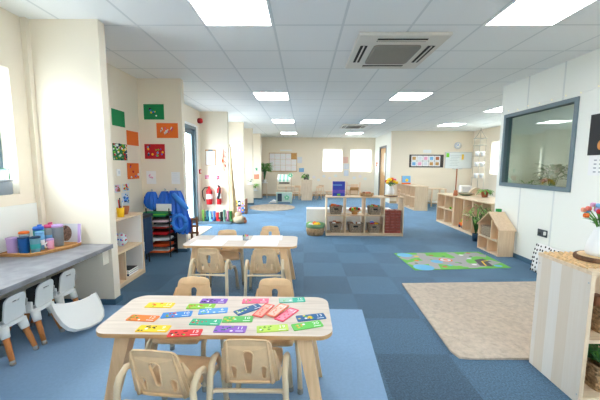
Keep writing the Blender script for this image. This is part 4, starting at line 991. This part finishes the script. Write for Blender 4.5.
basket(bays[1]+.02, CY+.13, .0505, .27, .2, .17, 'wide grey wicker basket, second bottom cubby of the centre shelf', (TERRA, GREYP, DARKW, WHITE))
basket(bays[2]+.01, CY+.13, .0505, .225, .2, .16, 'grey wicker basket of bright blocks, third bottom cubby of the centre shelf', (RED, BLUE, RED, YELLOW, RED, BLUE))
t = thing('fruit_bowl', 'shallow bowl of coloured toy fruit in the centre shelf', 'bowl', (bays[1]+.01, CY+.13, .3905))
b = MB(OAK); b.lathe([(.06, 0), (.05, .03), (.1, .06), (.125, .085), (.115, .085), (.06, .045)], m=OAK); b.build('bowl', t)
for k, m in enumerate((RED, GREEN, YELLOW, ORANGE, RED, LIME, ORANGE, GREEN)):
    a = k*.8; b = MB(m); r = .08 if k < 6 else .02; b.ball((r*math.cos(a), r*math.sin(a), .10+.012*(k > 5)), .026, m, 10, 7); b.build('toy_fruit', t)
bw, bh = .09, .054
for r in range(8):
    for c in range(3):
        b = MB(BRICK); x = bays[3]-.007+(c-1)*(bw+.007); z = .0505+r*bh
        b.box((x-bw/2, CY+.03, z), (x+bw/2, CY+.24, z+bh-.007), BRICK, .004); b.box((x-.03, CY+.06, z+bh-.007), (x+.03, CY+.21, z+bh), mat('brick_stud', (206, 170, 158), .8))
        tag(b.build('toy_brick'), 'red brown toy brick, %s of its row, %s layer up in the shelf stack' % (('left', 'middle', 'right')[c], ('bottom', 'second', 'third', 'fourth', 'fifth', 'sixth', 'seventh', 'eighth', 'ninth', 'tenth')[r]), 'brick', 'toy bricks in the centre shelf')
ZS = CH+.0005
t = thing('standing_book', 'large blue and violet book standing on the centre shelf', 'book', (.645, CY+.12, ZS))
b = MB(mat('book_blue', (52, 70, 180), .4)); b.box((-.115, -.02, 0), (.115, .02, .275), None, .004); b.build('cover', t)
b = MB(mat('book_violet', (110, 90, 200), .4)); b.box((-.113, -.0225, .06), (.113, -.0205, .12)); b.box((-.113, -.0225, .2), (.06, -.0205, .215), LBLUE); b.box((-.03, -.0225, .012), (.03, -.0205, .045), LIME); b.box((0, -.0225, .1), (.113, -.0205, .107), ORANGE); b.box((-.118, -.019, .01), (-.1145, .019, .27), LPINK); b.build('cover_art', t)
t = thing('doll_chair', 'small wooden doll rocking chair on the centre shelf', 'toy chair', (.93, CY+.14, ZS)); t.scale = (1.12, 1.12, 1.15)
for x in (-.11, .11):
    b = MB(MAPLE); b.tube([(x, .06, .012), (x, .05, .225)], .009, MAPLE, 7); b.build('post', t)
    b = MB(MAPLE); b.tube([(x*.8, -.09, .012), (x*.8, -.08, .1)], .008, MAPLE, 7); b.build('leg', t)
b = MB(MAPLE); b.box((-.07, -.1, .04), (.05, -.088, .2), MAPLE, .003, Rx(.0)); b.M = Rx(.5); b.box((-.08, -.04, .06), (.06, -.028, .19), OAK); b.build('sling', t)
for z in (.09, .17):
    b = MB(MAPLE); b.tube([(-.11, .055, z), (.11, .055, z)], .007, MAPLE, 7); b.build('rail', t)
t = thing('round_basket', 'flat round woven basket on the centre shelf beside the doll chair', 'basket', (1.17, CY+.14, ZS))
b = MB(WICKER); b.lathe([(.11, 0), (.13, .03), (.135, .06), (.125, .06), (.11, .012)], m=WICKER, seg=24); b.build('bowl', t)
for k, m in enumerate((TERRA, MAPLE, DARKW, TERRA)):
    b = MB(m); b.ball((.05*math.cos(k*1.6), .05*math.sin(k*1.6), .055), (.035, .03, .03), m); b.build('pine_cone', t)
b = MB(LOGTOP); b.lathe([(.125, 0), (.125, .02)], (1.62, CY+.14, ZS), BARK, 20, 1, .9); b.lathe([(.12, .0202), (.12, .021)], (1.62, CY+.14, ZS), LOGTOP, 20, 1, .9); tag(b.build('log_slice'), 'flat wooden slice under the white vase on the centre shelf', 'wood slice')
def flowers(t, z, cols, n, R, H_, size, seed, lean=(0, 0)):
    rr = random.Random(seed); b = MB(LEAF)
    heads = []
    for k in range(n):
        a = k*2.4; r = R*math.sqrt((k+.5)/n); p = Vector((r*math.cos(a)+lean[0], r*math.sin(a)+lean[1], z+H_*(1-.5*(r/R)**2)*rr.uniform(.85, 1.1))); heads.append(p)
        b.tube([(0, 0, z-.05), (p.x*.5, p.y*.5, z+(p.z-z)*.5), p], .003, LEAF, 5)
        for s_ in range(2):
            aa = a+s_*2+.5; b.leaf((p.x*.5, p.y*.5, z+(p.z-z)*.35), (math.cos(aa), math.sin(aa), .6), size*3.4, size*1.1, LEAF if s_ else LEAFD, .3)
    b.build('stems', t)
    for k, p in enumerate(heads):
        m = cols[k % len(cols)]; b = MB(m)
        for s_ in range(5):
            aa = s_*2*PI/5; b.ball((p.x+size*.4*math.cos(aa), p.y+size*.4*math.sin(aa), p.z), (size*.5, size*.5, size*.8), m, 7, 5)
        b.build('bloom', t)
t = thing('flower_vase', 'white vase of yellow and orange tulips on the centre shelf', 'vase', (1.62, CY+.14, ZS+.022))
b = MB(WHITE); b.lathe([(.05, 0), (.065, .05), (.06, .1), (.038, .14), (.045, .165), (.035, .165)], m=WHITE); b.build('vase', t)
flowers(t, .16, (YELLOW, YELLOW, ORANGE, RED, YELLOW, PINK), 14, .10, .16, .034, 4)
b = MB(MAPLE); b.lathe([(.018, 0), (.02, .01), (.008, .03), (.012, .07), (.02, .09), (.02, .13), (.004, .14)], (1.765, CY+.1, ZS), MAPLE, 10); tag(b.build('wooden_figure'), 'small wooden peg figure at the right end of the centre shelf', 'figure')
b = MB(WHITE); b.box((.05, 6.05, .001), (1.75, 6.35, .44), WHITE, .006); tag(b.build('white_display_box'), 'low white box standing behind the centre shelf', 'box')
t = thing('round_basket', 'round floor basket with a green rim at the left end of the centre shelf', 'basket', (.215, 5.72, 0))
b = MB(WICKER); b.lathe([(.15, .001), (.17, .08), (.172, .16), (.16, .16), (.14, .02)], m=WICKER, seg=24); b.build('basket_body', t)
b = MB(mat('green_trim', (112, 150, 110), .8)); b.lathe([(.174, .145), (.178, .17), (.174, .215), (.16, .215), (.155, .16)], seg=24, caps=False); b.build('fabric_rim', t)
for k, m in enumerate((YELLOW, ORANGE, LIME, WHITE, YELLOW)):
    b = MB(m); b.ball((.08*math.cos(k*1.3)-.03, .08*math.sin(k*1.3), .19), .05, m); b.build('toy_piece', t)

# ------------------------------------------------------------------ right-hand units
t = thing('cube_shelf', 'two by two wooden cube unit at the far end of the right-hand row', 'shelf', (3.15, 6.89, 0), math.radians(-90))
cube_unit(t, .78, .74, .675, [(-.39, 0, [.345]), (0, .39, [.345])])
t = thing('cube_shelf', 'long wooden cube unit with a tall bay behind the wooden doll house', 'shelf', (3.15, 5.82, 0), math.radians(-90))
cube_unit(t, 1.32, .74, .675, [(-.66, -.26, []), (-.26, .06, [.345]), (.06, .36, [.345]), (.36, .66, [.345])])
for sh, w2 in (('cube_shelf.002', .37), ('cube_shelf.003', .64)):
    B((-w2, .36, .05), (w2, .372, .655), SHELFZ, 'mid_panel', bpy.data.objects[sh])
t = thing('toy_truck', 'orange and green toy in the tall bay of the long cube unit', 'toy', (3.27, 6.22, .0505))
b = MB(ORANGE); b.box((-.07, -.1, .03), (.07, .1, .1), ORANGE, .012); b.box((-.06, -.06, .1), (.06, .02, .17), ORANGE, .012); b.build('body', t)
b = MB(LIME); b.ball((0, .06, .13), (.05, .05, .045), LIME); b.build('load', t)
for x in (-.07, .07):
    for y in (-.06, .06):
        b = MB(NAVY); b.M = Tr((x, y, .031)) @ Ry(PI/2); b.lathe([(.03, -.012), (.03, .012)], m=NAVY, seg=12); b.build('wheel', t)
b = MB(LIME); b.ball((3.22, 6.75, .386), .025, LIME); tag(b.build('toy_ball'), 'tiny green ball in the two by two cube unit', 'ball')
ZR = .6755
t = thing('candle_stick', 'tall thin brown wooden candlestick on the right-hand cube unit', 'candlestick', (3.21, 6.55, ZR))
b = MB(DARKW); b.lathe([(.04, 0), (.045, .02), (.035, .11), (.02, .12)], m=TERRA, seg=12); b.build('base', t)
b = MB(DARKW); b.tube([(0, 0, .12), (0, 0, .57)], [.012, .014], TERRA, 8); b.build('stick', t)
b = MB(WHITE); b.box((3.55, 7.0, ZR), (3.79, 7.12, ZR+.19), WHITE, .01); b.box((3.58, 6.996, ZR+.03), (3.76, 6.9995, ZR+.16), GREYP)
o = b.build('white_box'); tag(o, 'white box standing on the right-hand cube unit behind the green dish', 'box')
t = thing('serving_dish', 'wide green and brown dish on the right-hand cube unit', 'dish', (3.46, 6.62, ZR))
b = MB(mat('dish_green', (130, 150, 120), .4)); b.lathe([(.09, 0), (.15, .025), (.19, .05), (.18, .05), (.08, .012)], None or (0, 0, 0), None, 24, .8, 1.1); b.build('dish', t)
b = MB(DARKW); b.lathe([(.192, .046), (.195, .055), (.185, .055)], (0, 0, 0), TERRA, 24, .8, 1.1, caps=False); b.build('rim', t)
t = thing('wooden_arch', 'pale wooden rainbow arch toy on the right-hand cube unit', 'toy', (3.77, 6.78, ZR))
for k in range(3):
    r0, r1 = .16-.042*k, .122-.042*k; m = (BIRCH, MAPLE, BIRCH)[k]; b = MB(m)
    pl = arc((0, .0), r0, 0, 180, 12)+arc((0, .0), r1, 180, 0, 12); b.prism(pl, (-.03, .03), 'xz', m); b.build('arch_piece', t)
t = thing('potted_plant', 'green plant in a terracotta pot on top of the long cube unit by the arch', 'plant', (3.68, 6.30, ZR))
b = MB(TERRA); b.lathe([(.05, 0), (.07, .1), (.08, .1), (.08, .13), (.068, .13), (.06, .09)], m=TERRA); b.build('pot', t)
b = MB(LEAF); rr = random.Random(8)
for k in range(26):
    a = k*2.4; b.leaf((.05*math.cos(a), .05*math.sin(a), .12+.03*rr.random()), (math.cos(a), math.sin(a), .9*rr.random()-.2), .13, .04, LEAF if k % 3 else LIME, .6)
b.build('foliage', t)
t = bush('potted_plant', 'tall leafy plant in a dark pot on the floor beside the wooden doll house', (2.99, 5.30, .001), .06, .13, mat('dark_pot', (36, 66, 90), .5), 84, .2, .44, .12, .024, mat('fern_green', (112, 160, 72), .5, noise=.2, nscale=20), 21, droop=.6, up=.5)

# doll house (open front towards -x)
t = thing('doll_house', 'open wooden doll house with a pitched roof against the white partition', 'doll house', (2.78, 4.35, 0), 0)
D, Wd, HE, HR = .225, .52, .40, .60   # depth x, length y, eaves, ridge
def dh(lo, hi, m, name): return B(lo, hi, m, name, t)
dh((0, 0, 0), (D, .016, HE), MAPLE, 'end_wall'); dh((0, Wd-.016, 0), (D, Wd, HE), MAPLE, 'end_wall')
b = MB(MAPLE); b.box((D-.008, .016, 0), (D, Wd-.016, HE)); b.prism([(.0, HE), (Wd, HE), (Wd/2, HR-.01)], (D-.008, D), 'yz', MAPLE); b.build('back_wall', t)
dh((.004, .016, .0), (D-.008, Wd-.016, .016), BIRCH, 'ground_floor'); dh((.004, .016, .205), (D-.008, Wd-.016, .221), BIRCH, 'upper_floor')
dh((.004, .26, .016), (D-.008, .274, .205), MAPLE, 'partition'); dh((.004, .19, .221), (D-.008, .204, HE+.10), MAPLE, 'partition')
for s_ in (0, 1):
    b = MB(MAPLE); y0 = -.03 if s_ == 0 else Wd+.03; z0 = HE-.026
    b.prism([(y0, z0), (Wd/2, HR), (Wd/2, HR+.018), (y0, z0+.018)], (-.01, D), 'yz', MAPLE); b.build('roof_panel', t)
b = MB(GREYW); b.box((2.80, 4.58, .2215), (2.98, 4.83, .37), GREYW, .02); b.box((2.795, 4.575, .355), (2.985, 4.835, .378), GREYW, .008); tag(b.build('wicker_basket'), 'grey wicker box in the upper room of the doll house', 'basket')
b = MB(GREEN); b.box((2.90, 4.60, .615), (2.96, 4.66, .66), mat('block_green', (40, 150, 70), .5), .006); tag(b.build('toy_block'), 'small green block on the doll house roof ridge', 'block')

# wire tower shelf in the far right corner
t = thing('wire_tower', 'tall pointed wire tower shelf in the far right corner', 'stand', (5.36, 9.6, 0))
WIRE = mat('wire', (178, 172, 160), .5, .5, metal=.2); R_ = .18
for k in range(6):
    a = 2*PI*k/6; b = MB(WIRE); b.tube([(R_*math.cos(a), R_*math.sin(a), 0), (R_*math.cos(a), R_*math.sin(a), 2.15), (.5*R_*math.cos(a), .5*R_*math.sin(a), 2.26), (0, 0, 2.42)], .0045, WIRE, 6); b.build('wire_post', t)
for z in (.5, .95, 1.3, 1.62, 1.95, 2.15):
    b = MB(WIRE); b.tube([(R_*1.02*math.cos(a), R_*1.02*math.sin(a), z) for a in [2*PI*k/18 for k in range(19)]],   .006, WIRE, 6)
    for k in range(5): b.tube([(-R_*.9, -R_*.4+R_*.2*k, z), (R_*.9, -R_*.4+R_*.2*k, z)], .003, WIRE, 5)
    b.build('wire_shelf', t)
b = MB(WIRE); b.tube([(0, 0, 2.40), (0, 0, 2.47)], [.014, .006], WIRE, 8); b.build('finial', t)
k = 0
for z in (.95, 1.3, 1.62):
    for dx in (-.08, .08):
        b = MB(WHITE); b.lathe([(.04, .009), (.065, .1), (.07, .14), (.06, .14), (.035, .02)], (5.36+dx, 9.6-.03, z), WHITE, 12)
        tag(b.build('white_pot'), 'white pot on the %s tier of the wire tower, %s side' % ({.95: 'lower', 1.3: 'middle', 1.62: 'upper'}[z], 'left' if dx < 0 else 'right'), 'pot', 'white pots on the wire tower'); k += 1

# ------------------------------------------------------------------ rugs
b = MB(RUG); b.prism([(1.078, 3.264), (1.026, 2.03), (1.05, 1.955), (1.12, 1.945), (2.62, 1.97), (2.66, 3.36)], (.0005, .016)); tag(b.build('area_rug'), 'large beige rug on the dark blue carpet by the white partition', 'rug')
def road_mat():
    b = MB(MATG, ROAD, ROADD, MATB); P = lambda u, v: Vector((1.385+1.27*u-.044*v+.022*u*v*2, 3.73+.13*u+.74*v, 0))
    c = [P(0, 0), P(1, 0), P(1, 1), P(0, 1)]; b.prism([(p.x, p.y) for p in c], (.0005, .006), m=MATG)
    def strip(pts, w, m, z=.0063):
        pts = [P(*p) for p in pts]; vs = []
        for i, p in enumerate(pts):
            tn = (pts[min(i+1, len(pts)-1)]-pts[max(i-1, 0)]).normalized(); nn = Vector((-tn.y, tn.x, 0)); vs += [p+nn*w/2+Vector((0, 0, z)), p-nn*w/2+Vector((0, 0, z))]
        b.add(vs, [[2*i, 2*i+1, 2*i+3, 2*i+2] for i in range(len(pts)-1)], m)
    def disc(u, v, r, m, z=.0066, n=18):
        p = P(u, v); b.add([(p.x+r*math.cos(2*PI*k/n), p.y+r*math.sin(2*PI*k/n)*.9, z) for k in range(n)], [list(range(n))], m)
    wav = lambda u0, u1, f, a, v0: [(u0+(u1-u0)*k/16, v0+a*math.sin(k/16*f)) for k in range(17)]
    strip(wav(.02, .98, 9, .16, .62), .15, ROAD); strip(wav(.03, .97, 7, .12, .28), .15, ROAD, .0064)
    strip([(.22, .03), (.27, .3), (.25, .6), (.3, .97)], .12, ROAD, .0065); strip([(.62, .03), (.6, .35), (.66, .65), (.64, .97)], .12, ROAD, .00655)
    disc(.46, .5, .14, ROAD, .0067); disc(.46, .5, .09, ORANGE, .0069); disc(.46, .5, .07, GREYP, .0071); disc(.46, .5, .035, ORANGE, .0073)
    disc(.09, .86, .11, MATB); disc(.12, .12, .13, MATB); disc(.34, .42, .08, MATB, .0068); disc(.9, .1, .05, MATB, .0068)
    strip([(.78, .1), (.82, .4), (.9, .42)], .16, ROADD, .0069); strip([(.78, .12), (.82, .37), (.9, .4)], .02, YELLOW, .0071)
    strip([(.8, .84), (.96, .84)], .14, ROAD, .0069)
    for u, v, m in ((.14, .5, ORANGE), (.2, .75, YELLOW), (.38, .8, TERRA), (.53, .85, LIME), (.72, .78, WHITE), (.74, .55, GREYP), (.68, .2, WHITE), (.34, .12, RED), (.5, .12, LIME), (.84, .9, RED), (.42, .2, MATB)): disc(u, v, .035, m, .0072, 6)
    for u, v, m in ((.5, .72, LEAFD), (.1, .35, LEAFD), (.56, .3, LEAFD), (.8, .68, LEAFD)): disc(u, v, .025, m, .0073, 10)
    return b.build('road_play_mat')
tag(road_mat(), 'bright green play mat printed with roads and ponds on the carpet', 'play mat')

# ------------------------------------------------------------------ near right unit
RX, RY, RH = 1.495, 1.565, .745
t = thing('open_shelf', 'whitewashed wooden shelf unit in the right foreground', 'shelf', (RX, RY, 0))
W2, D2 = 1.46, .365
EDGEZ = wood('panel_planks', (232, 222, 206), (214, 196, 172), 'z')
def planks():
    m, nt, b = nodes_mat('plank_end'); L = nt.links.new
    tc = nt.nodes.new('ShaderNodeTexCoord'); sp = nt.nodes.new('ShaderNodeSeparateXYZ'); L(tc.outputs['Object'], sp.inputs[0])
    ix = math_node(nt, 'FLOOR', math_node(nt, 'MULTIPLY', math_node(nt, 'ADD', sp.outputs[1], 5), 13.5)); wn = nt.nodes.new('ShaderNodeTexWhiteNoise'); wn.noise_dimensions = '1D'; L(ix, wn.inputs['W'])
    mp = nt.nodes.new('ShaderNodeMapping'); mp.inputs['Scale'].default_value = (30, 30, 1.5); L(tc.outputs['Object'], mp.inputs['Vector'])
    n = nt.nodes.new('ShaderNodeTexNoise'); n.inputs['Scale'].default_value = 3; n.inputs['Detail'].default_value = 5; L(mp.outputs[0], n.inputs['Vector'])
    v = math_node(nt, 'ADD', math_node(nt, 'MULTIPLY', wn.outputs['Value'], .7), math_node(nt, 'MULTIPLY', n.outputs['Fac'], .35))
    r = nt.nodes.new('ShaderNodeValToRGB'); r.color_ramp.elements[0].color = lin((216, 198, 174)); r.color_ramp.elements[1].color = lin((236, 232, 226)); L(v, r.inputs['Fac']); L(r.outputs['Color'], b.inputs['Base Color'])
    b.inputs['Roughness'].default_value = .5
    return m
PLK = planks()
o = B((0, 0, 0), (.022, D2, RH-.02), PLK, 'end_panel', t); B((-.001, -.001, 0), (.022, .0, RH-.02), SHELFZ, 'panel_edge', o)
B((W2-.02, 0, 0), (W2, D2, RH-.02), SHELFZ, 'end_panel', t); B((-.002, -.002, RH-.02), (W2, D2, RH), SHELFW, 'top_panel', t)
B((.022, 0, .02), (W2-.02, D2, .04), SHELFW, 'bottom_panel', t); B((.022, 0, .35), (W2-.02, D2, .37), SHELFW, 'shelf_board', t); B((.022, D2-.01, .04), (W2-.02, D2, RH-.02), SHELFZ, 'back_panel', t)
for x in (.49, .97): B((x, 0, .04), (x+.018, D2-.01, RH-.02), SHELFZ, 'divider', t)
for y, z in ((.012, .05), (.012, .68), (.35, .68)):
    b = MB(STEEL); b.ball((-.001, y, z), (.002, .005, .005), STEEL, 8, 5); b.build('screw', o)
b = MB(RATTAN); b.M = Tr((RX, RY, RH+.0005)); rr = random.Random(6)
b.box((.006, .06, 0), (1.4, .34, .006), RATTAN)
for k in range(44): b.tube([(.01+.0315*k, .045+.01*rr.random(), .006), (.02+.0315*k, .345, .008)], .005, RATTAN, 5)
for k in range(30): b.tube([(.004+.0465*k, .03+.02*rr.random(), .005), (.03+.0465*k, .12, .011)], .004, RATTAN, 5)
tag(b.build('woven_runner'), 'woven straw runner along the top of the foreground shelf', 'runner')
SX, SY = 1.735, 1.735
b = MB(BARK); b.lathe([(.165, 0), (.17, .012), (.166, .024)], (SX, SY, RH+.0125), BARK, 28, 1, .72); b.lathe([(.15, .0245), (.15, .026)], (SX, SY, RH+.0125), LOGTOP, 28, 1, .72); tag(b.build('log_slice'), 'wooden log slice with bark rim under the foreground vase', 'wood slice')
t = thing('flower_vase', 'ribbed white vase of mixed bright flowers on the foreground shelf', 'vase', (1.70, 1.745, RH+.0385))
b = MB(WHITE); n = 40; prof = [(.062, 0), (.068, .02), (.060, .07), (.044, .12), (.036, .15), (.038, .165), (.032, .165)]; vs = []
for r, z in prof:
    for k in range(n): a = 2*PI*k/n; q = r*(1+(.03 if k % 2 else -.02)*(z < .14)); vs.append((q*math.cos(a), q*math.sin(a), z))
b.add(vs, [[i*n+k, i*n+(k+1) % n, (i+1)*n+(k+1) % n, (i+1)*n+k] for i in range(len(prof)-1) for k in range(n)]+[list(range(n)), [(len(prof)-1)*n+k for k in range(n)]], WHITE, True); b.build('vase', t)
flowers(t, .155, (mat('coral', (240, 130, 110), .6), LBLUE, PINK, RED, LILAC, mat('peach_bloom', (246, 170, 140), .6), LPINK, LBLUE, ORANGE), 22, .115, .14, .017, 9, (-.005, -.01))
basket(1.735, 1.68, .0405, .26, .2, .15, 'wicker basket of greenery low in the foreground shelf', (LEAFD, LEAF), WICKER, 'baskets in the foreground shelf')
basket(1.735, 1.70, .3705, .26, .2, .14, 'wicker basket in the upper bay of the foreground shelf', (TERRA, DARKW), WICKER, 'baskets in the foreground shelf')
bush('artificial_plant', 'dark leafy plant with a white flower sticking out of the low foreground basket', (1.70, 1.66, .16), 0, 0, None, 34, .08, .06, .08, .035, LEAFD, 31)
# spotted cloth
t = thing('spotted_cushion', 'white cushion with black spots leaning on the partition behind the foreground shelf', 'cushion', (2.86, 3.55, 0), 0)
b = MB(SPOT); b.M = Ry(math.radians(10)); vs = []; n = 10
for s_ in (1, -1):
    for i in range(n+1):
        for j in range(n+1):
            u, v = i/n*2-1, j/n*2-1; vs.append((s_*.05*((1-u**4)*(1-v**4))**.5-.03, u*.22, .18+v*.175))
N = (n+1)**2; fs = []
for i in range(n):
    for j in range(n):
        a = i*(n+1)+j; fs += [[a, a+1, a+n+2, a+n+1], [N+a, N+a+n+1, N+a+n+2, N+a+1]]
b.add(vs, fs, SPOT, True); b.build('cover', t)
b = MB(BLACK); b.M = Ry(math.radians(10)); rr = random.Random(3)
for i in range(9):
    for j in range(7):
        u, v = -.9+.225*i+rr.uniform(-.05, .05), -.86+.285*j+rr.uniform(-.05, .05)
        if abs(u) < .95 and abs(v) < .95: b.ball((-.05*((1-u**4)*(1-v**4))**.5-.0305, u*.22, .18+v*.175), (.003, .011, .015), BLACK, 8, 5)
b.build('spots', t)
t = thing('power_socket', 'dark double power socket low on the white partition', 'socket', (XR, 3.865, .41))
b = MB(mat('socket_dark', (70, 76, 82), .4)); b.box((-.012, -.075, 0), (0, .075, .09), None, .003); b.build('plate', t)
for y in (-.035, .035):
    b = MB(BLACK); b.box((-.014, y-.018, .02), (-.012, y+.018, .05), BLACK); b.build('outlet', t)
b = MB(WHITE); b.box((-.035, -.07, .03), (-.012, -.05, .075), WHITE, .003); b.build('plug', t)
# poster and calendar on the right wall
t = thing('framed_poster', 'black framed poster with an orange figure on the white partition wall', 'poster', (XR, 3.09, 1.41))
B((-.012, -.26, 0), (0, .26, .42), BLACK, 'frame', t); B((-.014, -.24, .02), (-.012, .24, .40), mat('poster_black', (38, 38, 40), .5), 'print', t)
b = MB(mat('poster_orange', (226, 150, 80), .6))
for y, z, r in ((.1, .3, .045), (.09, .2, .06), (.12, .1, .05), (.06, .36, .03)): b.ball((-.0145, y, z), (.002, r*.7, r), None, 12, 7)
b.ball((-.0165, .03, .2), (.002, .035, .13), PAPER, 12, 7); b.build('figure_print', t)
t = thing('wall_calendar', 'white calendar sheet hanging below the black framed poster', 'calendar', (XR, 3.09, 1.2))
B((-.006, -.24, 0), (0, .24, .205), PAPER, 'sheet', t)
b = MB(mat('calendar_ink', (170, 174, 182), .7))
for r in range(4):
    for c in range(7): b.box((-.0075, -.21+.06*c, .03+.04*r), (-.006, -.18+.06*c, .045+.04*r))
b.build('date_marks', t)

# office behind the partition glass
t = thing('office_desk', 'plain desk inside the office behind the partition glass', 'desk', (3.66, 4.45, 0))
B((-.5, -.28, .70), (.5, .28, .73), MAPLE, 'desktop', t)
for x in (-.47, .47): B((x-.02, -.26, .001), (x+.02, .26, .70), WHITE, 'leg', t)
bush('potted_plant', 'dark leafy plant on the desk behind the partition glass', (3.60, 4.52, .7305), .08, .14, WHITE, 110, .17, .42, .16, .05, LEAFD, 41, up=.6)
bush('potted_plant', 'pale green plant at the far corner behind the partition glass', (3.27, 4.52, .7305), .07, .1, WHITE, 60, .12, .24, .1, .05, LEAF, 43, up=.6)

# ------------------------------------------------------------------ light, camera
wd = bpy.data.worlds.new('World'); scn.world = wd; wd.use_nodes = True
bg = wd.node_tree.nodes['Background']; bg.inputs[0].default_value = lin((240, 245, 255)); bg.inputs[1].default_value = 1.0
wn_ = wd.node_tree; tcw = wn_.nodes.new('ShaderNodeTexCoord'); spw = wn_.nodes.new('ShaderNodeSeparateXYZ'); wn_.links.new(tcw.outputs['Generated'], spw.inputs[0])
mrw = wn_.nodes.new('ShaderNodeMapRange'); mrw.inputs[1].default_value = -.15; mrw.inputs[2].default_value = .1; mrw.inputs[3].default_value = 4.0; mrw.inputs[4].default_value = 13.5
wn_.links.new(spw.outputs[2], mrw.inputs[0]); wn_.links.new(mrw.outputs[0], bg.inputs[1])
def portal(loc, rot, sx, sy):
    l = bpy.data.lights.new('window_daylight_portal', 'AREA'); l.shape = 'RECTANGLE'; l.size = sx; l.size_y = sy; l.cycles.is_portal = True
    o = bpy.data.objects.new('window_daylight_portal', l); COL.objects.link(o); o.location = loc; o.rotation_euler = rot
for y0, y1, z0, z1 in LW: portal((XL-.21, (y0+y1)/2, (z0+z1)/2), (0, -PI/2, 0), z1-z0, y1-y0)
portal((2.1, YB-.16, 1.5), (PI/2, 0, PI), 1.2, 1.1)  # portal for the added rear window
portal((XF+.16, 8.52, 1.56), (0, PI/2, 0), 1.0, 2.4)
portal((1.21, YFAR+.16, 1.545), (-PI/2, 0, PI), .82, .95); portal((2.415, YFAR+.16, 1.545), (-PI/2, 0, PI), .89, .95)

cam = bpy.data.cameras.new('Camera'); co = bpy.data.objects.new('Camera', cam); COL.objects.link(co)
cam.sensor_width = 36; cam.lens = 308/600*36; cam.clip_start = .05
pit, yaw, roll = .109, -.0131, -.005
r0 = Vector((math.cos(yaw), -math.sin(yaw), 0)); f0 = Vector((math.sin(yaw), math.cos(yaw), 0)); zz = Vector((0, 0, 1))
F = f0*math.cos(pit)-zz*math.sin(pit); U0 = zz*math.cos(pit)+f0*math.sin(pit)
R = r0*math.cos(roll)-U0*math.sin(roll); U = r0*math.sin(roll)+U0*math.cos(roll)
co.matrix_world = Matrix(((R.x, U.x, -F.x, 0), (R.y, U.y, -F.y, 0), (R.z, U.z, -F.z, 1.28), (0, 0, 0, 1)))
scn.camera = co
scn.view_settings.view_transform = 'Standard'; scn.view_settings.look = 'None'; scn.view_settings.gamma = 1; scn.view_settings.use_curve_mapping = False
scn.view_settings.exposure = 1.24
scn.cycles.use_denoising = True
scn.cycles.max_bounces = 14; scn.cycles.diffuse_bounces = 10; scn.cycles.transparent_max_bounces = 12
scn.cycles.sample_clamp_indirect = 6; scn.cycles.caustics_reflective = False; scn.cycles.caustics_refractive = False
